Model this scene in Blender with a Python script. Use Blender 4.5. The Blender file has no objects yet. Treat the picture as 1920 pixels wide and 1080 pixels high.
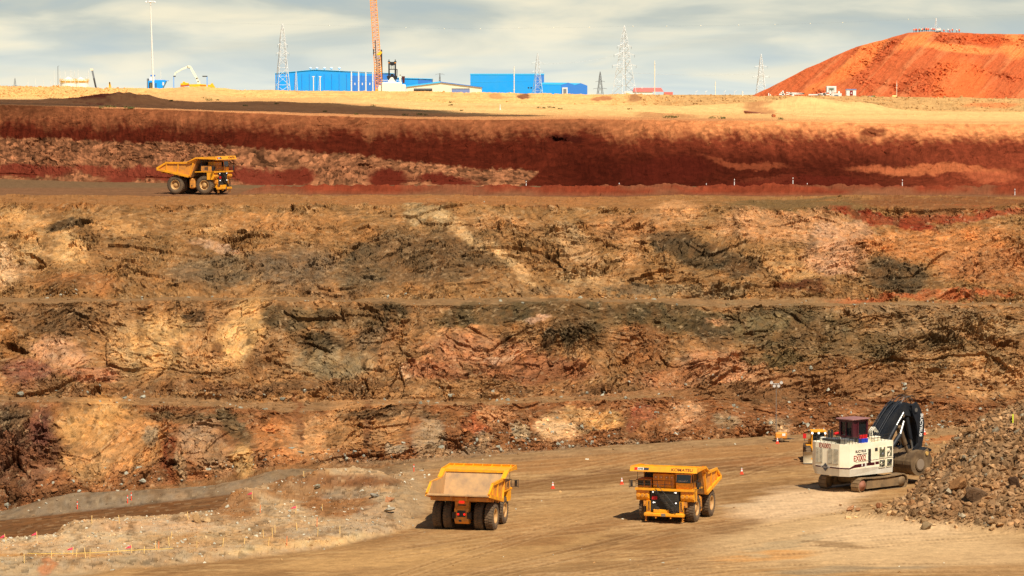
import bpy, math, random
import numpy as np
from mathutils import Vector, Matrix
random.seed(7); rng = np.random.default_rng(11)
SC = bpy.context.scene
COL = SC.collection
R = math.radians
# ------------------------------------------------------------------ camera
F = 6000.0; HZ = 177.0; CAMZ = 57.0
PITCH = math.atan((540 - HZ) / F)
cp, sp = math.cos(PITCH), math.sin(PITCH)
cam = bpy.data.objects.new('camera', bpy.data.cameras.new('camera')); COL.objects.link(cam)
cam.data.sensor_width = 36; cam.data.lens = 36 * F / 1920
cam.data.clip_start = 1; cam.data.clip_end = 60000
cam.location = (0, 0, CAMZ); cam.rotation_euler = (R(90) - PITCH, 0, 0)
SC.camera = cam
def W(px, py, Y):
    """world point seen at photo pixel (px,py) at distance Y"""
    xc = (px - 960) / F; yc = (540 - py) / F
    dy = cp + yc * sp; t = Y / dy
    return Vector((xc * t, Y, CAMZ + t * (yc * cp - sp)))
def Wn(px, py, Y):
    xc = (px - 960) / F; yc = (540 - py) / F
    t = Y / (cp + yc * sp)
    return np.stack([xc * t, Y + 0 * t, CAMZ + t * (yc * cp - sp)], -1)
def Zat(px, z, Y):
    """point at height z on column px, distance Y"""
    k = (z - CAMZ) / Y
    # k = (yc cp - sp)/(cp + yc sp)
    yc = (k * cp + sp) / (cp - k * sp)
    return W(px, 540 - yc * F, Y)
def proj(P):
    x, y, z = P[..., 0], P[..., 1], P[..., 2] - CAMZ
    d = y * cp - z * sp; u = y * sp + z * cp
    return 960 + F * x / d, 540 - F * u / d
def groundY(py, z):
    yc = (540 - py) / F
    return (z - CAMZ) * (cp + yc * sp) / (yc * cp - sp)
# ------------------------------------------------------------------ light
EL, AZ = R(54), R(66)          # azimuth measured from +x towards the camera (-y)
SUN = Vector((math.cos(EL) * math.cos(AZ), -math.cos(EL) * math.sin(AZ), math.sin(EL)))
sl = bpy.data.lights.new('sun', 'SUN'); sl.energy = 4.6; sl.angle = R(0.5); sl.color = (1, .92, .80)
so = bpy.data.objects.new('sun', sl); COL.objects.link(so)
so.rotation_euler = SUN.to_track_quat('Z', 'Y').to_euler()
def srgb(c):
    c = [v / 255 for v in c[:3]]
    return tuple(v / 12.92 if v <= .04045 else ((v + .055) / 1.055) ** 2.4 for v in c)
w = bpy.data.worlds.new('World'); SC.world = w; w.use_nodes = True
nt = w.node_tree; N = nt.nodes; L = nt.links; N.clear()
out = N.new('ShaderNodeOutputWorld'); mixs = N.new('ShaderNodeMixShader')
sky = N.new('ShaderNodeTexSky'); sky.sky_type = 'NISHITA'; sky.sun_disc = False
sky.sun_elevation = EL; sky.sun_rotation = math.pi / 2 + AZ
bg1 = N.new('ShaderNodeBackground'); bg1.inputs[1].default_value = .055
L.new(sky.outputs[0], bg1.inputs[0])
tc = N.new('ShaderNodeTexCoord'); sep = N.new('ShaderNodeSeparateXYZ'); L.new(tc.outputs['Generated'], sep.inputs[0])
def wnoise(sx, sz, scale, detail, off=0, rough=.5):
    m = N.new('ShaderNodeMapping'); m.inputs['Scale'].default_value = (sx, 1.0, sz); m.inputs['Location'].default_value = (off, off * .7, 0)
    L.new(tc.outputs['Generated'], m.inputs[0])
    n = N.new('ShaderNodeTexNoise'); n.inputs['Scale'].default_value = scale; n.inputs['Detail'].default_value = detail
    n.inputs['Roughness'].default_value = rough
    n.inputs['Distortion'].default_value = .4
    L.new(m.outputs[0], n.inputs['Vector']); return n
def ramp(nn, stops):
    r = N.new('ShaderNodeValToRGB'); L.new(nn, r.inputs[0]); e = r.color_ramp.elements
    while len(e) < len(stops): e.new(.5)
    for q, (p, c) in zip(e, stops):
        q.position = p; q.color = (*srgb(c), 1)
    return r
n1 = wnoise(17, 84, 1.0, 5, 3.1, .48); n2 = wnoise(26, 190, 1.0, 4, 9.0, .42)
r1 = ramp(n1.outputs[0], [(.36, (170, 181, 180)), (.47, (184, 189, 180)), (.55, (204, 204, 188)), (.66, (228, 220, 194))])
r2 = ramp(n2.outputs[0], [(.34, (196, 207, 207)), (.5, (214, 219, 210)), (.66, (234, 228, 206))])
gr = N.new('ShaderNodeMapRange'); L.new(sep.outputs[2], gr.inputs[0]); gr.inputs[1].default_value = .0; gr.inputs[2].default_value = .024
mx = N.new('ShaderNodeMix'); mx.data_type = 'RGBA'; L.new(gr.outputs[0], mx.inputs[0]); L.new(r2.outputs[0], mx.inputs[6]); L.new(r1.outputs[0], mx.inputs[7])
bg2 = N.new('ShaderNodeBackground'); bg2.inputs[1].default_value = .93
L.new(mx.outputs[2], bg2.inputs[0])
g2 = N.new('ShaderNodeMapRange'); L.new(sep.outputs[2], g2.inputs[0]); g2.inputs[1].default_value = .06; g2.inputs[2].default_value = .30
L.new(g2.outputs[0], mixs.inputs[0]); L.new(bg2.outputs[0], mixs.inputs[1]); L.new(bg1.outputs[0], mixs.inputs[2])
L.new(mixs.outputs[0], out.inputs[0])
vs = SC.view_settings; SC.display_settings.display_device = 'sRGB'
vs.view_transform = 'Standard'; vs.look = 'None'; vs.exposure = .35; vs.gamma = 1
SC.cycles.max_bounces = 5; SC.cycles.diffuse_bounces = 3; SC.cycles.glossy_bounces = 2
# ------------------------------------------------------------------ materials
MATS = {}
def mat(name, c, rough=.6, metal=0, dirt=None, dscale=.8, damt=.5, emit=0, bump=0, spec=.5, trans=0):
    """painted / metal / rubber material; dirt = sRGB colour mixed in by noise"""
    if name in MATS: return MATS[name]
    m = bpy.data.materials.new(name); m.use_nodes = True; t = m.node_tree; b = t.nodes['Principled BSDF']
    b.inputs['Roughness'].default_value = rough; b.inputs['Metallic'].default_value = metal
    b.inputs['Specular IOR Level'].default_value = spec
    base = (*srgb(c), 1)
    tcn = t.nodes.new('ShaderNodeTexCoord')
    n = t.nodes.new('ShaderNodeTexNoise'); n.inputs['Scale'].default_value = dscale; n.inputs['Detail'].default_value = 7; n.inputs['Roughness'].default_value = .65
    t.links.new(tcn.outputs['Object'], n.inputs['Vector'])
    rp = t.nodes.new('ShaderNodeMapRange'); rp.inputs[1].default_value = .42; rp.inputs[2].default_value = .68
    rp.inputs[4].default_value = damt if dirt else .10
    t.links.new(n.outputs[0], rp.inputs[0])
    mx = t.nodes.new('ShaderNodeMix'); mx.data_type = 'RGBA'
    mx.inputs[6].default_value = base
    d = srgb(dirt) if dirt else tuple(v * .6 for v in base[:3])
    mx.inputs[7].default_value = (*d, 1)
    t.links.new(rp.outputs[0], mx.inputs[0]); t.links.new(mx.outputs[2], b.inputs['Base Color'])
    if bump:
        bp = t.nodes.new('ShaderNodeBump'); bp.inputs['Strength'].default_value = bump; bp.inputs['Distance'].default_value = .05
        t.links.new(n.outputs[0], bp.inputs['Height']); t.links.new(bp.outputs[0], b.inputs['Normal'])
    if emit:
        b.inputs['Emission Color'].default_value = base; b.inputs['Emission Strength'].default_value = emit
    MATS[name] = m; return m
def earth(name, nscale=1.2, bstr=.6, dist=.25, var=.35, fine=6.0):
    """earth / rock: the sheet's own geological colour (attribute) broken up by procedural noise"""
    m = bpy.data.materials.new(name); m.use_nodes = True; t = m.node_tree; b = t.nodes['Principled BSDF']
    b.inputs['Roughness'].default_value = .95; b.inputs['Specular IOR Level'].default_value = .03
    at = t.nodes.new('ShaderNodeAttribute'); at.attribute_name = 'Col'
    g = t.nodes.new('ShaderNodeNewGeometry')
    n = t.nodes.new('ShaderNodeTexNoise'); n.inputs['Scale'].default_value = nscale; n.inputs['Detail'].default_value = 9; n.inputs['Roughness'].default_value = .68
    n2 = t.nodes.new('ShaderNodeTexVoronoi'); n2.inputs['Scale'].default_value = fine
    t.links.new(g.outputs['Position'], n.inputs['Vector']); t.links.new(g.outputs['Position'], n2.inputs['Vector'])
    mr = t.nodes.new('ShaderNodeMapRange'); mr.inputs[1].default_value = .25; mr.inputs[2].default_value = .75
    mr.inputs[3].default_value = 1 - var; mr.inputs[4].default_value = 1 + var
    t.links.new(n.outputs[0], mr.inputs[0])
    hs = t.nodes.new('ShaderNodeMapRange'); hs.inputs[3].default_value = 1 - var * .5; hs.inputs[4].default_value = 1 + var * .5
    t.links.new(n2.outputs['Color'], hs.inputs[0])
    mu = t.nodes.new('ShaderNodeMath'); mu.operation = 'MULTIPLY'; t.links.new(mr.outputs[0], mu.inputs[0]); t.links.new(hs.outputs[0], mu.inputs[1])
    vm = t.nodes.new('ShaderNodeVectorMath'); vm.operation = 'SCALE'
    t.links.new(at.outputs['Color'], vm.inputs[0]); t.links.new(mu.outputs[0], vm.inputs['Scale'])
    t.links.new(vm.outputs[0], b.inputs['Base Color'])
    bp = t.nodes.new('ShaderNodeBump'); bp.inputs['Strength'].default_value = bstr; bp.inputs['Distance'].default_value = dist
    ad = t.nodes.new('ShaderNodeMath'); ad.operation = 'ADD'; t.links.new(n.outputs[0], ad.inputs[0])
    m2 = t.nodes.new('ShaderNodeMath'); m2.operation = 'MULTIPLY'; m2.inputs[1].default_value = .35
    t.links.new(n2.outputs['Distance'], m2.inputs[0]); t.links.new(m2.outputs[0], ad.inputs[1])
    t.links.new(ad.outputs[0], bp.inputs['Height']); t.links.new(bp.outputs[0], b.inputs['Normal'])
    return m
M_ROCK = earth('rock_strata', .9, .9, .5, .33, 3.5)
M_SOIL = earth('packed_soil', .7, .45, .2, .22, 5)
M_SAND = earth('desert_sand', .25, .4, .3, .16, 1.5)
M_RUB = earth('broken_rock', 1.6, .7, .2, .3, 4)
# ------------------------------------------------------------------ noise
def h2(ix, iy, s):
    a = (ix.astype(np.int64) * 374761393 + iy.astype(np.int64) * 668265263 + s * 974634777) & 0xffffffff
    a = ((a ^ (a >> 13)) * 1274126177) & 0xffffffff
    a = ((a ^ (a >> 16)) * 2246822519) & 0xffffffff
    return ((a ^ (a >> 15)) & 0xffffff).astype(np.float32) / 16777216.0
def perlin(x, y, s=0):
    ix = np.floor(x); iy = np.floor(y); fx = (x - ix).astype(np.float32); fy = (y - iy).astype(np.float32)
    u = fx * fx * fx * (fx * (fx * 6 - 15) + 10); v = fy * fy * fy * (fy * (fy * 6 - 15) + 10)
    def g(dx, dy):
        a = h2(ix + dx, iy + dy, s) * 6.2831853
        return np.cos(a) * (fx - dx) + np.sin(a) * (fy - dy)
    a = g(0, 0); b = g(1, 0); c = g(0, 1); d = g(1, 1)
    return (a + (b - a) * u) * (1 - v) + (c + (d - c) * u) * v
def fbm(x, y, o=4, s=0, gain=.5, ridged=False):
    t = 0; a = 1; n = 0
    for i in range(o):
        p = perlin(x, y, s + i * 17)
        t = t + a * ((1 - 2.4 * np.abs(p)) if ridged else p * 1.6); n += a; a *= gain; x = x * 2.03 + 11.7; y = y * 2.03 + 5.3
    return t / n
def facets(x, y, s=0, tilt=1.0):
    """tilted planar blocks: each jittered cell is a random plane; returns height, cell random, edge distance"""
    ix = np.floor(x); iy = np.floor(y)
    best = np.full(x.shape, 9., np.float32); sec = best.copy(); hgt = np.zeros(x.shape, np.float32); rid = hgt.copy()
    for dx in (-1, 0, 1):
        for dy in (-1, 0, 1):
            cx = ix + dx; cy = iy + dy
            ox = (cx + h2(cx, cy, s) - x).astype(np.float32); oy = (cy + h2(cx, cy, s + 1) - y).astype(np.float32)
            d = ox * ox + oy * oy
            m = d < best
            sec = np.where(m, best, np.minimum(sec, d))
            r = h2(cx, cy, s + 2); gx = h2(cx, cy, s + 3) - .5; gy = h2(cx, cy, s + 4) - .5
            hgt = np.where(m, (r - .5) + tilt * (gx * ox + gy * oy) * 2, hgt); rid = np.where(m, r, rid)
            best = np.where(m, d, best)
    return hgt, rid, np.sqrt(sec) - np.sqrt(best)
def sst(x, a, b):
    t = np.clip((x - a) / (b - a), 0, 1); return t * t * (3 - 2 * t)
def ip(px, *pts):
    p = np.array(pts, float); return np.interp(px, p[:, 0], p[:, 1])
SR = lambda c: np.array(srgb(c), np.float32)
def patchmix(C, px, py, plist, wx, wy, k=1.0):
    """geological patches (cx,cy,rx,ry,angle,colour[,strength]) with noise-warped edges"""
    for p in plist:
        cx, cy, rx, ry, an, c = p[:6]; st = p[6] if len(p) > 6 else 1.0
        m0 = (np.abs(px - cx) < max(rx, ry) * 2.4 + 30) & (np.abs(py - cy) < max(rx, ry) * 2.4 + 30)
        if not m0.any(): continue
        X = px[m0] + wx[m0] * k - cx; Y = py[m0] + wy[m0] * k - cy
        ca, sa = math.cos(R(an)), math.sin(R(an))
        u = (X * ca + Y * sa) / rx; v = (-X * sa + Y * ca) / ry
        r = np.sqrt(u * u + v * v)
        a = (1 - sst(r, .62, 1.18))[:, None] * st
        C[m0] = C[m0] * (1 - a) + SR(c) * a
    return C
def tag(o, label=None, cat=None, group=None, kind=None):
    if label: o['label'] = label
    if cat: o['category'] = cat
    if group: o['group'] = group
    if kind: o['kind'] = kind
    return o
def gridmesh(name, P, C, m, kind='structure', label=None, smooth=False):
    nr, nc = P.shape[:2]
    me = bpy.data.meshes.new(name)
    idx = np.arange(nr * nc, dtype=np.int32).reshape(nr, nc)
    q = np.stack([idx[:-1, :-1], idx[:-1, 1:], idx[1:, 1:], idx[1:, :-1]], -1).reshape(-1)
    nf = len(q) // 4
    me.vertices.add(nr * nc); me.vertices.foreach_set('co', P.astype(np.float32).reshape(-1))
    me.loops.add(len(q)); me.loops.foreach_set('vertex_index', q)
    me.polygons.add(nf); me.polygons.foreach_set('loop_start', np.arange(0, len(q), 4, dtype=np.int32))
    me.polygons.foreach_set('loop_total', np.full(nf, 4, np.int32))
    me.polygons.foreach_set('use_smooth', np.full(nf, smooth, bool))
    me.update(calc_edges=True)
    a = me.color_attributes.new('Col', 'FLOAT_COLOR', 'POINT')
    a.data.foreach_set('color', np.concatenate([C, np.ones(C.shape[:2] + (1,))], -1).astype(np.float32).reshape(-1))
    me.materials.append(m)
    o = bpy.data.objects.new(name, me); COL.objects.link(o)
    tag(o, label, None, None, kind); return o
# ================================================================== TERRAIN
KA = 0.72      # photographed colour -> albedo
pxs = np.concatenate([np.arange(-1500, -420, 12), np.arange(-420, -20, 5), np.arange(-20, 1940, 1.22), np.arange(1940, 2341, 5), np.arange(2350, 3400, 12)]).astype(float)
NC = len(pxs)
# control curves, bottom to top: (name, py(px), Y(px))
def curve(pyp, Yp): return ip(pxs, *pyp), ip(pxs, *Yp)
CV = [
 curve([(0, 985), (200, 965), (400, 938), (740, 890), (1100, 856), (1500, 838), (1920, 815)], [(0, 474), (400, 476), (740, 483), (1100, 505), (1500, 524), (1920, 540)]),   # 0 below the toe
 curve([(0, 958), (100, 945), (200, 925), (400, 900), (530, 872), (740, 862), (900, 850), (1100, 836), (1500, 820), (1920, 800)], [(0, 480), (400, 484), (740, 491), (1100, 512), (1500, 530), (1920, 545)]),  # 1 toe
 curve([(-400, 757), (0, 757), (120, 752), (300, 762), (500, 768), (800, 764), (1100, 752), (1300, 746), (1500, 742), (1920, 727)], [(0, 500), (740, 510), (1100, 531), (1500, 545), (1920, 557)]),  # 2 bench edge
 curve([(-400, 746), (0, 745), (300, 748), (600, 754), (900, 752), (1100, 741), (1300, 722), (1500, 700), (1920, 690)], [(0, 509), (740, 518), (1100, 539), (1500, 551), (1920, 562)]),     # 3 bench inner
 curve([(-400, 568), (0, 567), (400, 566), (1000, 568), (1400, 574), (1920, 574)], [(0, 531), (740, 540), (1100, 557), (1500, 568), (1920, 578)]),  # 4 bench edge
 curve([(-400, 559), (0, 559), (400, 558), (1000, 559), (1400, 564), (1920, 564)], [(0, 543), (740, 551), (1100, 567), (1500, 578), (1920, 588)]),  # 5
 curve([(-400, 388), (0, 387), (600, 383), (1000, 386), (1500, 390), (1920, 384)], [(0, 580), (740, 590), (1920, 608)]),   # 6 crest break
 curve([(-400, 366), (0, 366), (1920, 368)], [(0, 634), (1920, 634)]),   # 7 road edge
 curve([(-400, 333), (0, 336), (300, 343), (440, 347), (1920, 352)], [(-400, 760), (0, 746), (440, 704), (1920, 684)]),    # 8 upper toe
 curve([(-400, 190), (0, 196), (150, 199), (400, 209), (640, 218), (800, 223), (1200, 225), (1500, 229), (1920, 234)], [(-400, 778), (0, 764), (440, 724), (1920, 706)]),   # 9 rim
 curve([(-400, 182), (0, 183), (200, 184), (330, 186), (700, 190), (960, 196), (1200, 202), (1500, 207), (1920, 209)], [(-400, 1000), (1920, 1000)]),  # 10 foot of embankment
 curve([(-400, 162), (0, 162.5), (200, 165), (300, 166), (450, 169), (700, 171.5), (960, 174.5), (1300, 177.5), (1920, 184)], [(-400, 1011), (1920, 1011)]),   # 11 embankment crest
]
NR = [16, 150, 44, 160, 15, 128, 30, 32, 118, 50, 20]
CP = [Wn(pxs, a, b) for a, b in CV]
# plain behind the embankment
NAMES = ['pit_toe', 'rock_face', 'bench_road', 'rock_face', 'bench_road', 'rock_face', 'crest_slope', 'haul_road', 'red_soil_face', 'desert_plain', 'embankment']
rows = []; seg = []; tt = []
for i, n in enumerate(NR):
    t = np.arange(n + (i == len(NR) - 1)) / n
    rows.append(CP[i][None] * (1 - t)[:, None, None] + CP[i + 1][None] * t[:, None, None])
    seg += [i] * len(t); tt += list(t)
P = np.concatenate(rows).astype(np.float64); seg = np.array(seg); tt = np.array(tt)
NRr = len(seg)
PX, PY = proj(P)
T2 = np.broadcast_to(tt[:, None], PX.shape); SG = np.broadcast_to(seg[:, None], PX.shape)
start = np.cumsum([0] + NR)
# arc length up the section, so that noise runs in metres of surface
A = P[..., 0].copy()
dl = np.linalg.norm(np.diff(P, axis=0), axis=-1).mean(1); S = np.concatenate([[0], np.cumsum(dl)])
B = np.broadcast_to(S[:, None], A.shape).copy()
wx1 = fbm(A * .09, B * .09, 5, 5) ; wy1 = fbm(A * .09 + 40, B * .09, 5, 6)
wh = fbm(A * .8, B * .8, 4, 7); wh2 = fbm(A * .8 + 30, B * .8, 4, 8)
wx = wx1 * 46 + wh * 16; wy = wy1 * 32 + wh2 * 13
def isf(*k): return np.isin(SG, k)
# profile masks -------------------------------------------------------------
def rowamp(vals):
    """per-segment amplitude eased across segment borders"""
    a = np.array([vals[s] for s in seg], float)
    k = np.array([1, 2, 3, 4, 3, 2, 1.]); k /= k.sum()
    return np.convolve(np.pad(a, 3, mode='edge'), k, 'valid')[:, None]
rough = rowamp([.25, 1, .22, 1, .2, 1, .34, .06, .19, .12, .35])
# where a face is smooth: pale slabs, soil
def blob(px, py, l):
    m = np.zeros(px.shape)
    for cx, cy, rx, ry, an, v in l:
        X = px + wx * .6 - cx; Y = py + wy * .6 - cy; ca, sa = math.cos(R(an)), math.sin(R(an))
        r = np.sqrt(((X * ca + Y * sa) / rx) ** 2 + ((-X * sa + Y * ca) / ry) ** 2)
        m = np.maximum(m, (1 - sst(r, .6, 1.2)) * v)
    return m
smooth = blob(PX, PY, [(190, 810, 85, 70, 0, .75), (450, 630, 55, 70, -30, .65), (300, 640, 60, 60, 0, .5), (100, 460, 40, 35, 0, .8), (1045, 800, 50, 30, 0, .7),
   (600, 820, 110, 60, 0, .55), (1480, 470, 80, 70, 0, .4), (1570, 470, 60, 50, 0, .4), (610, 685, 90, 35, 0, .5), (1100, 580, 240, 28, 0, .7), (1250, 600, 120, 30, 0, .6),
   (1750, 440, 220, 45, 0, .6), (150, 535, 110, 20, 0, .7), (1500, 770, 500, 40, 0, .55), (800, 780, 60, 50, 0, .5), (300, 410, 400, 20, 0, .7), (900, 405, 500, 16, 0, .7)])
extra = blob(PX, PY, [(50, 860, 70, 90, 0, .8), (1750, 650, 240, 70, 8, .7), (1300, 640, 60, 30, 0, .5), (620, 640, 60, 25, 0, .6), (1060, 640, 60, 25, 0, .6), (1380, 690, 140, 40, 0, .5),
   (1250, 470, 60, 30, 0, .5), (1120, 470, 50, 40, 30, .4), (880, 700, 200, 30, 10, .5), (130, 450, 70, 30, 10, .6)])
print('terrain grid', PX.shape)
# --- relief
lw1 = fbm(A * .05, B * .06, 2, 55); lw2 = fbm(A * .05 + 9, B * .06, 2, 56); bx = A + 5 * lw1 + .5 * wh; by = B * 1.05 + 5 * lw2 + .4 * wh2
ang = .5; ca, sa = math.cos(ang), math.sin(ang)
ux = bx * ca + by * sa; uy = -bx * sa + by * ca
F1, r1_, e1 = facets(ux / 7.5, uy / 5.0, 21, 1.5)
F2, r2_, e2 = facets(ux / 2.6 + F1 * .6, uy / 1.7, 31, 1.4)
F3, r3_, e3 = facets(bx / 1.05 + F2 * .4, by / .8, 41, 1.3)
F4, r4_, e4 = facets(bx / .5, by / .42, 43, 1.2)
big = fbm(A * .035, B * .035, 4, 51)
F0, r0_, e0 = facets((A * .8 + B * .6 + 3 * lw1) / 15, (B * 1.1 - A * .35 + 3 * lw2) / 9, 15, 1.5)
rid = fbm(ux * .11, uy * .2, 5, 61, .55, True)
fine = fbm(A * 1.1, B * 1.1, 3, 71)
rough = np.broadcast_to(rough, PX.shape).copy(); rough = np.where(isf(2) & (PX > 1200), np.maximum(rough, 1.1 * sst(PX, 1180, 1300)), rough)
rough = rough + .28 * isf(8) * sst(PY, ip(pxs, (-400, 250), (0, 258), (180, 261), (460, 275), (640, 288), (860, 312), (1010, 322), (1012, 345), (1100, 380))[None] - 2, ip(pxs, (-400, 250), (0, 258), (180, 261), (460, 275), (640, 288), (860, 312), (1010, 322), (1012, 345), (1100, 380))[None] + 5) * (T2 > .06)
dustm = sst(fbm(A * .16, B * .10, 5, 121), -.12, .30); zone = sst(fbm(A * .07 + 7, B * .09, 3, 57), -.25, .35)
amp = rough * (1 - .8 * smooth) * (1 + .6 * extra) * (1 - .55 * dustm) * (.6 + .6 * zone)
strata = isf(1, 3, 5, 0, 2, 4)
D = big * 2.2 * np.minimum(rough * 1.1, 1) + amp ** .5 * F0 * .62 * (rough > .5) * ~isf(8) + amp * (F1 * .75 * (r1_ > .4) + F2 * .62 * (r2_ > .35) + F3 * .50 * (r3_ > .25) + F4 * .18 + (rid - .2) * .15 + fine * .12)
# open cracks under overhangs
cr = np.clip(1 - e1 / .055, 0, 1) * (r1_ > .45) * sst(fbm(A * .05, B * .05, 2, 77), -.12, .2)
cr2 = np.clip(1 - e2 / .09, 0, 1) * (r2_ > .55) * zone
D -= cr * amp * .6 + cr2 * amp * .4
def gouge(cx, cy, rx, ry, an, depth):
    global D
    X = PX + wx * .35 - cx; Y = PY + wy * .35 - cy; c_, s_ = math.cos(R(an)), math.sin(R(an))
    r = np.sqrt(((X * c_ + Y * s_) / rx) ** 2 + ((-X * s_ + Y * c_) / ry) ** 2)
    D = D - depth * (1 - sst(r, .4, 1.1))
for g in [(158, 425, 22, 8, -12, 3.2), (70, 487, 22, 4, 30, 2.4), (30, 655, 26, 6, 10, 3), (1205, 458, 8, 8, 0, 2.5), (1052, 488, 26, 4, 58, 2.0), (1048, 262, 16, 4, 8, 1.3), (1810, 625, 30, 5, 16, 2.6),
   (1850, 640, 22, 5, 5, 2.6), (1880, 650, 30, 4, 5, 2.0), (590, 655, 40, 3.5, 12, 2.0), (14, 815, 4, 18, -20, 1.2), (700, 695, 30, 4, 8, 1.4), (1588, 582, 12, 4, 30, 1.6),
   (1760, 636, 36, 5, 8, 1.8), (300, 873, 8, 4, 20, 1.4), (340, 860, 5, 25, 0, 1.0), (1640, 252, 10, 4, 20, .6)]: gouge(*g)
# gullies on the soil face: fine vertical rills
rill = fbm(A * 1.2 + 3 * wx1, B * .09, 3, 81) * .35 + fbm(A * .35, B * .05, 3, 82) * .8
D += isf(8) * np.minimum(T2 * 6, (1 - T2) * 6).clip(0, 1) * rill * .5
# cone of slumped soil at the foot of the rock benches: push the toes outwards
NV = np.zeros(P.shape); NV[..., 1] = -.78; NV[..., 2] = .62
flat = rowamp([0, 0, .8, 0, .8, 0, .75, 1, 0, 1, .3])[..., None]
flat = flat * (1 - (isf(2) * sst(PX, 1180, 1340))[..., None])
NV = NV * (1 - flat) + np.array([0, 0, 1.0]) * flat
tal = isf(1, 3, 5) * sst(T2, 0, .10) * (1 - sst(T2, .1, .36)) * (fbm(A * .06, B * 0, 3, 91) + .25).clip(0, 1) * 3.0
P = P + NV * (D + tal)[..., None]
wl = rowamp([0, .5, 1, 1, 1, 1, 1, .1, 0, 0, 0]); P[..., 1] += wl * 2.2 * fbm(A * .03, B * 0 + 3, 3, 92); P[..., 2] += rowamp([0, .2, 1, .5, 1, .5, .5, 0, .3, .1, .3]) * .7 * fbm(A * .06, B * .08, 4, 93)
# safety bund along the upper haul road, right of the truck
bund = np.exp(-((PX * 0 + P[..., 1] - 641) / 3.4) ** 2) * sst(PX, 425, 520) * (1.9 + .45 * fbm(A * .12, B * 0, 3, 95))
P[..., 2] += np.where(isf(7), bund * (1 + .35 * fbm(A * .5, P[..., 1] * .5, 3, 96)) + .12 * wh, 0)
# low swells and heaps on the plain and its embankment
D9 = isf(9)
def heap(cx, Yc, rx, ry, h):
    x0 = (cx - 960) / F * Yc
    r = ((P[..., 0] - x0) / rx) ** 2 + ((P[..., 1] - Yc) / ry) ** 2
    P[..., 2] += h * np.exp(-r) * (1 + .25 * fbm(P[..., 0] * .15, P[..., 1] * .05, 3, 97))
for hh in [(120, 800, 16, 18, 1.0), (235, 800, 10, 14, 1.9), (300, 810, 20, 20, 1.2), (350, 975, 9, 30, 3.2), (420, 960, 24, 28, 1.0), (560, 880, 30, 14, .9), (640, 940, 24, 18, 1.5), (820, 900, 30, 14, .8),
   (1000, 930, 40, 16, 1.1), (1240, 950, 30, 18, 1.0), (1500, 968, 13, 22, 3.0), (1610, 975, 11, 18, 2.2), (1400, 970, 22, 18, 1.6), (1150, 800, 22, 8, .9), (1430, 790, 12, 8, 1.1), (1760, 860, 40, 14, .6), (40, 850, 22, 30, .5)]:
    heap(*hh)
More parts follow.
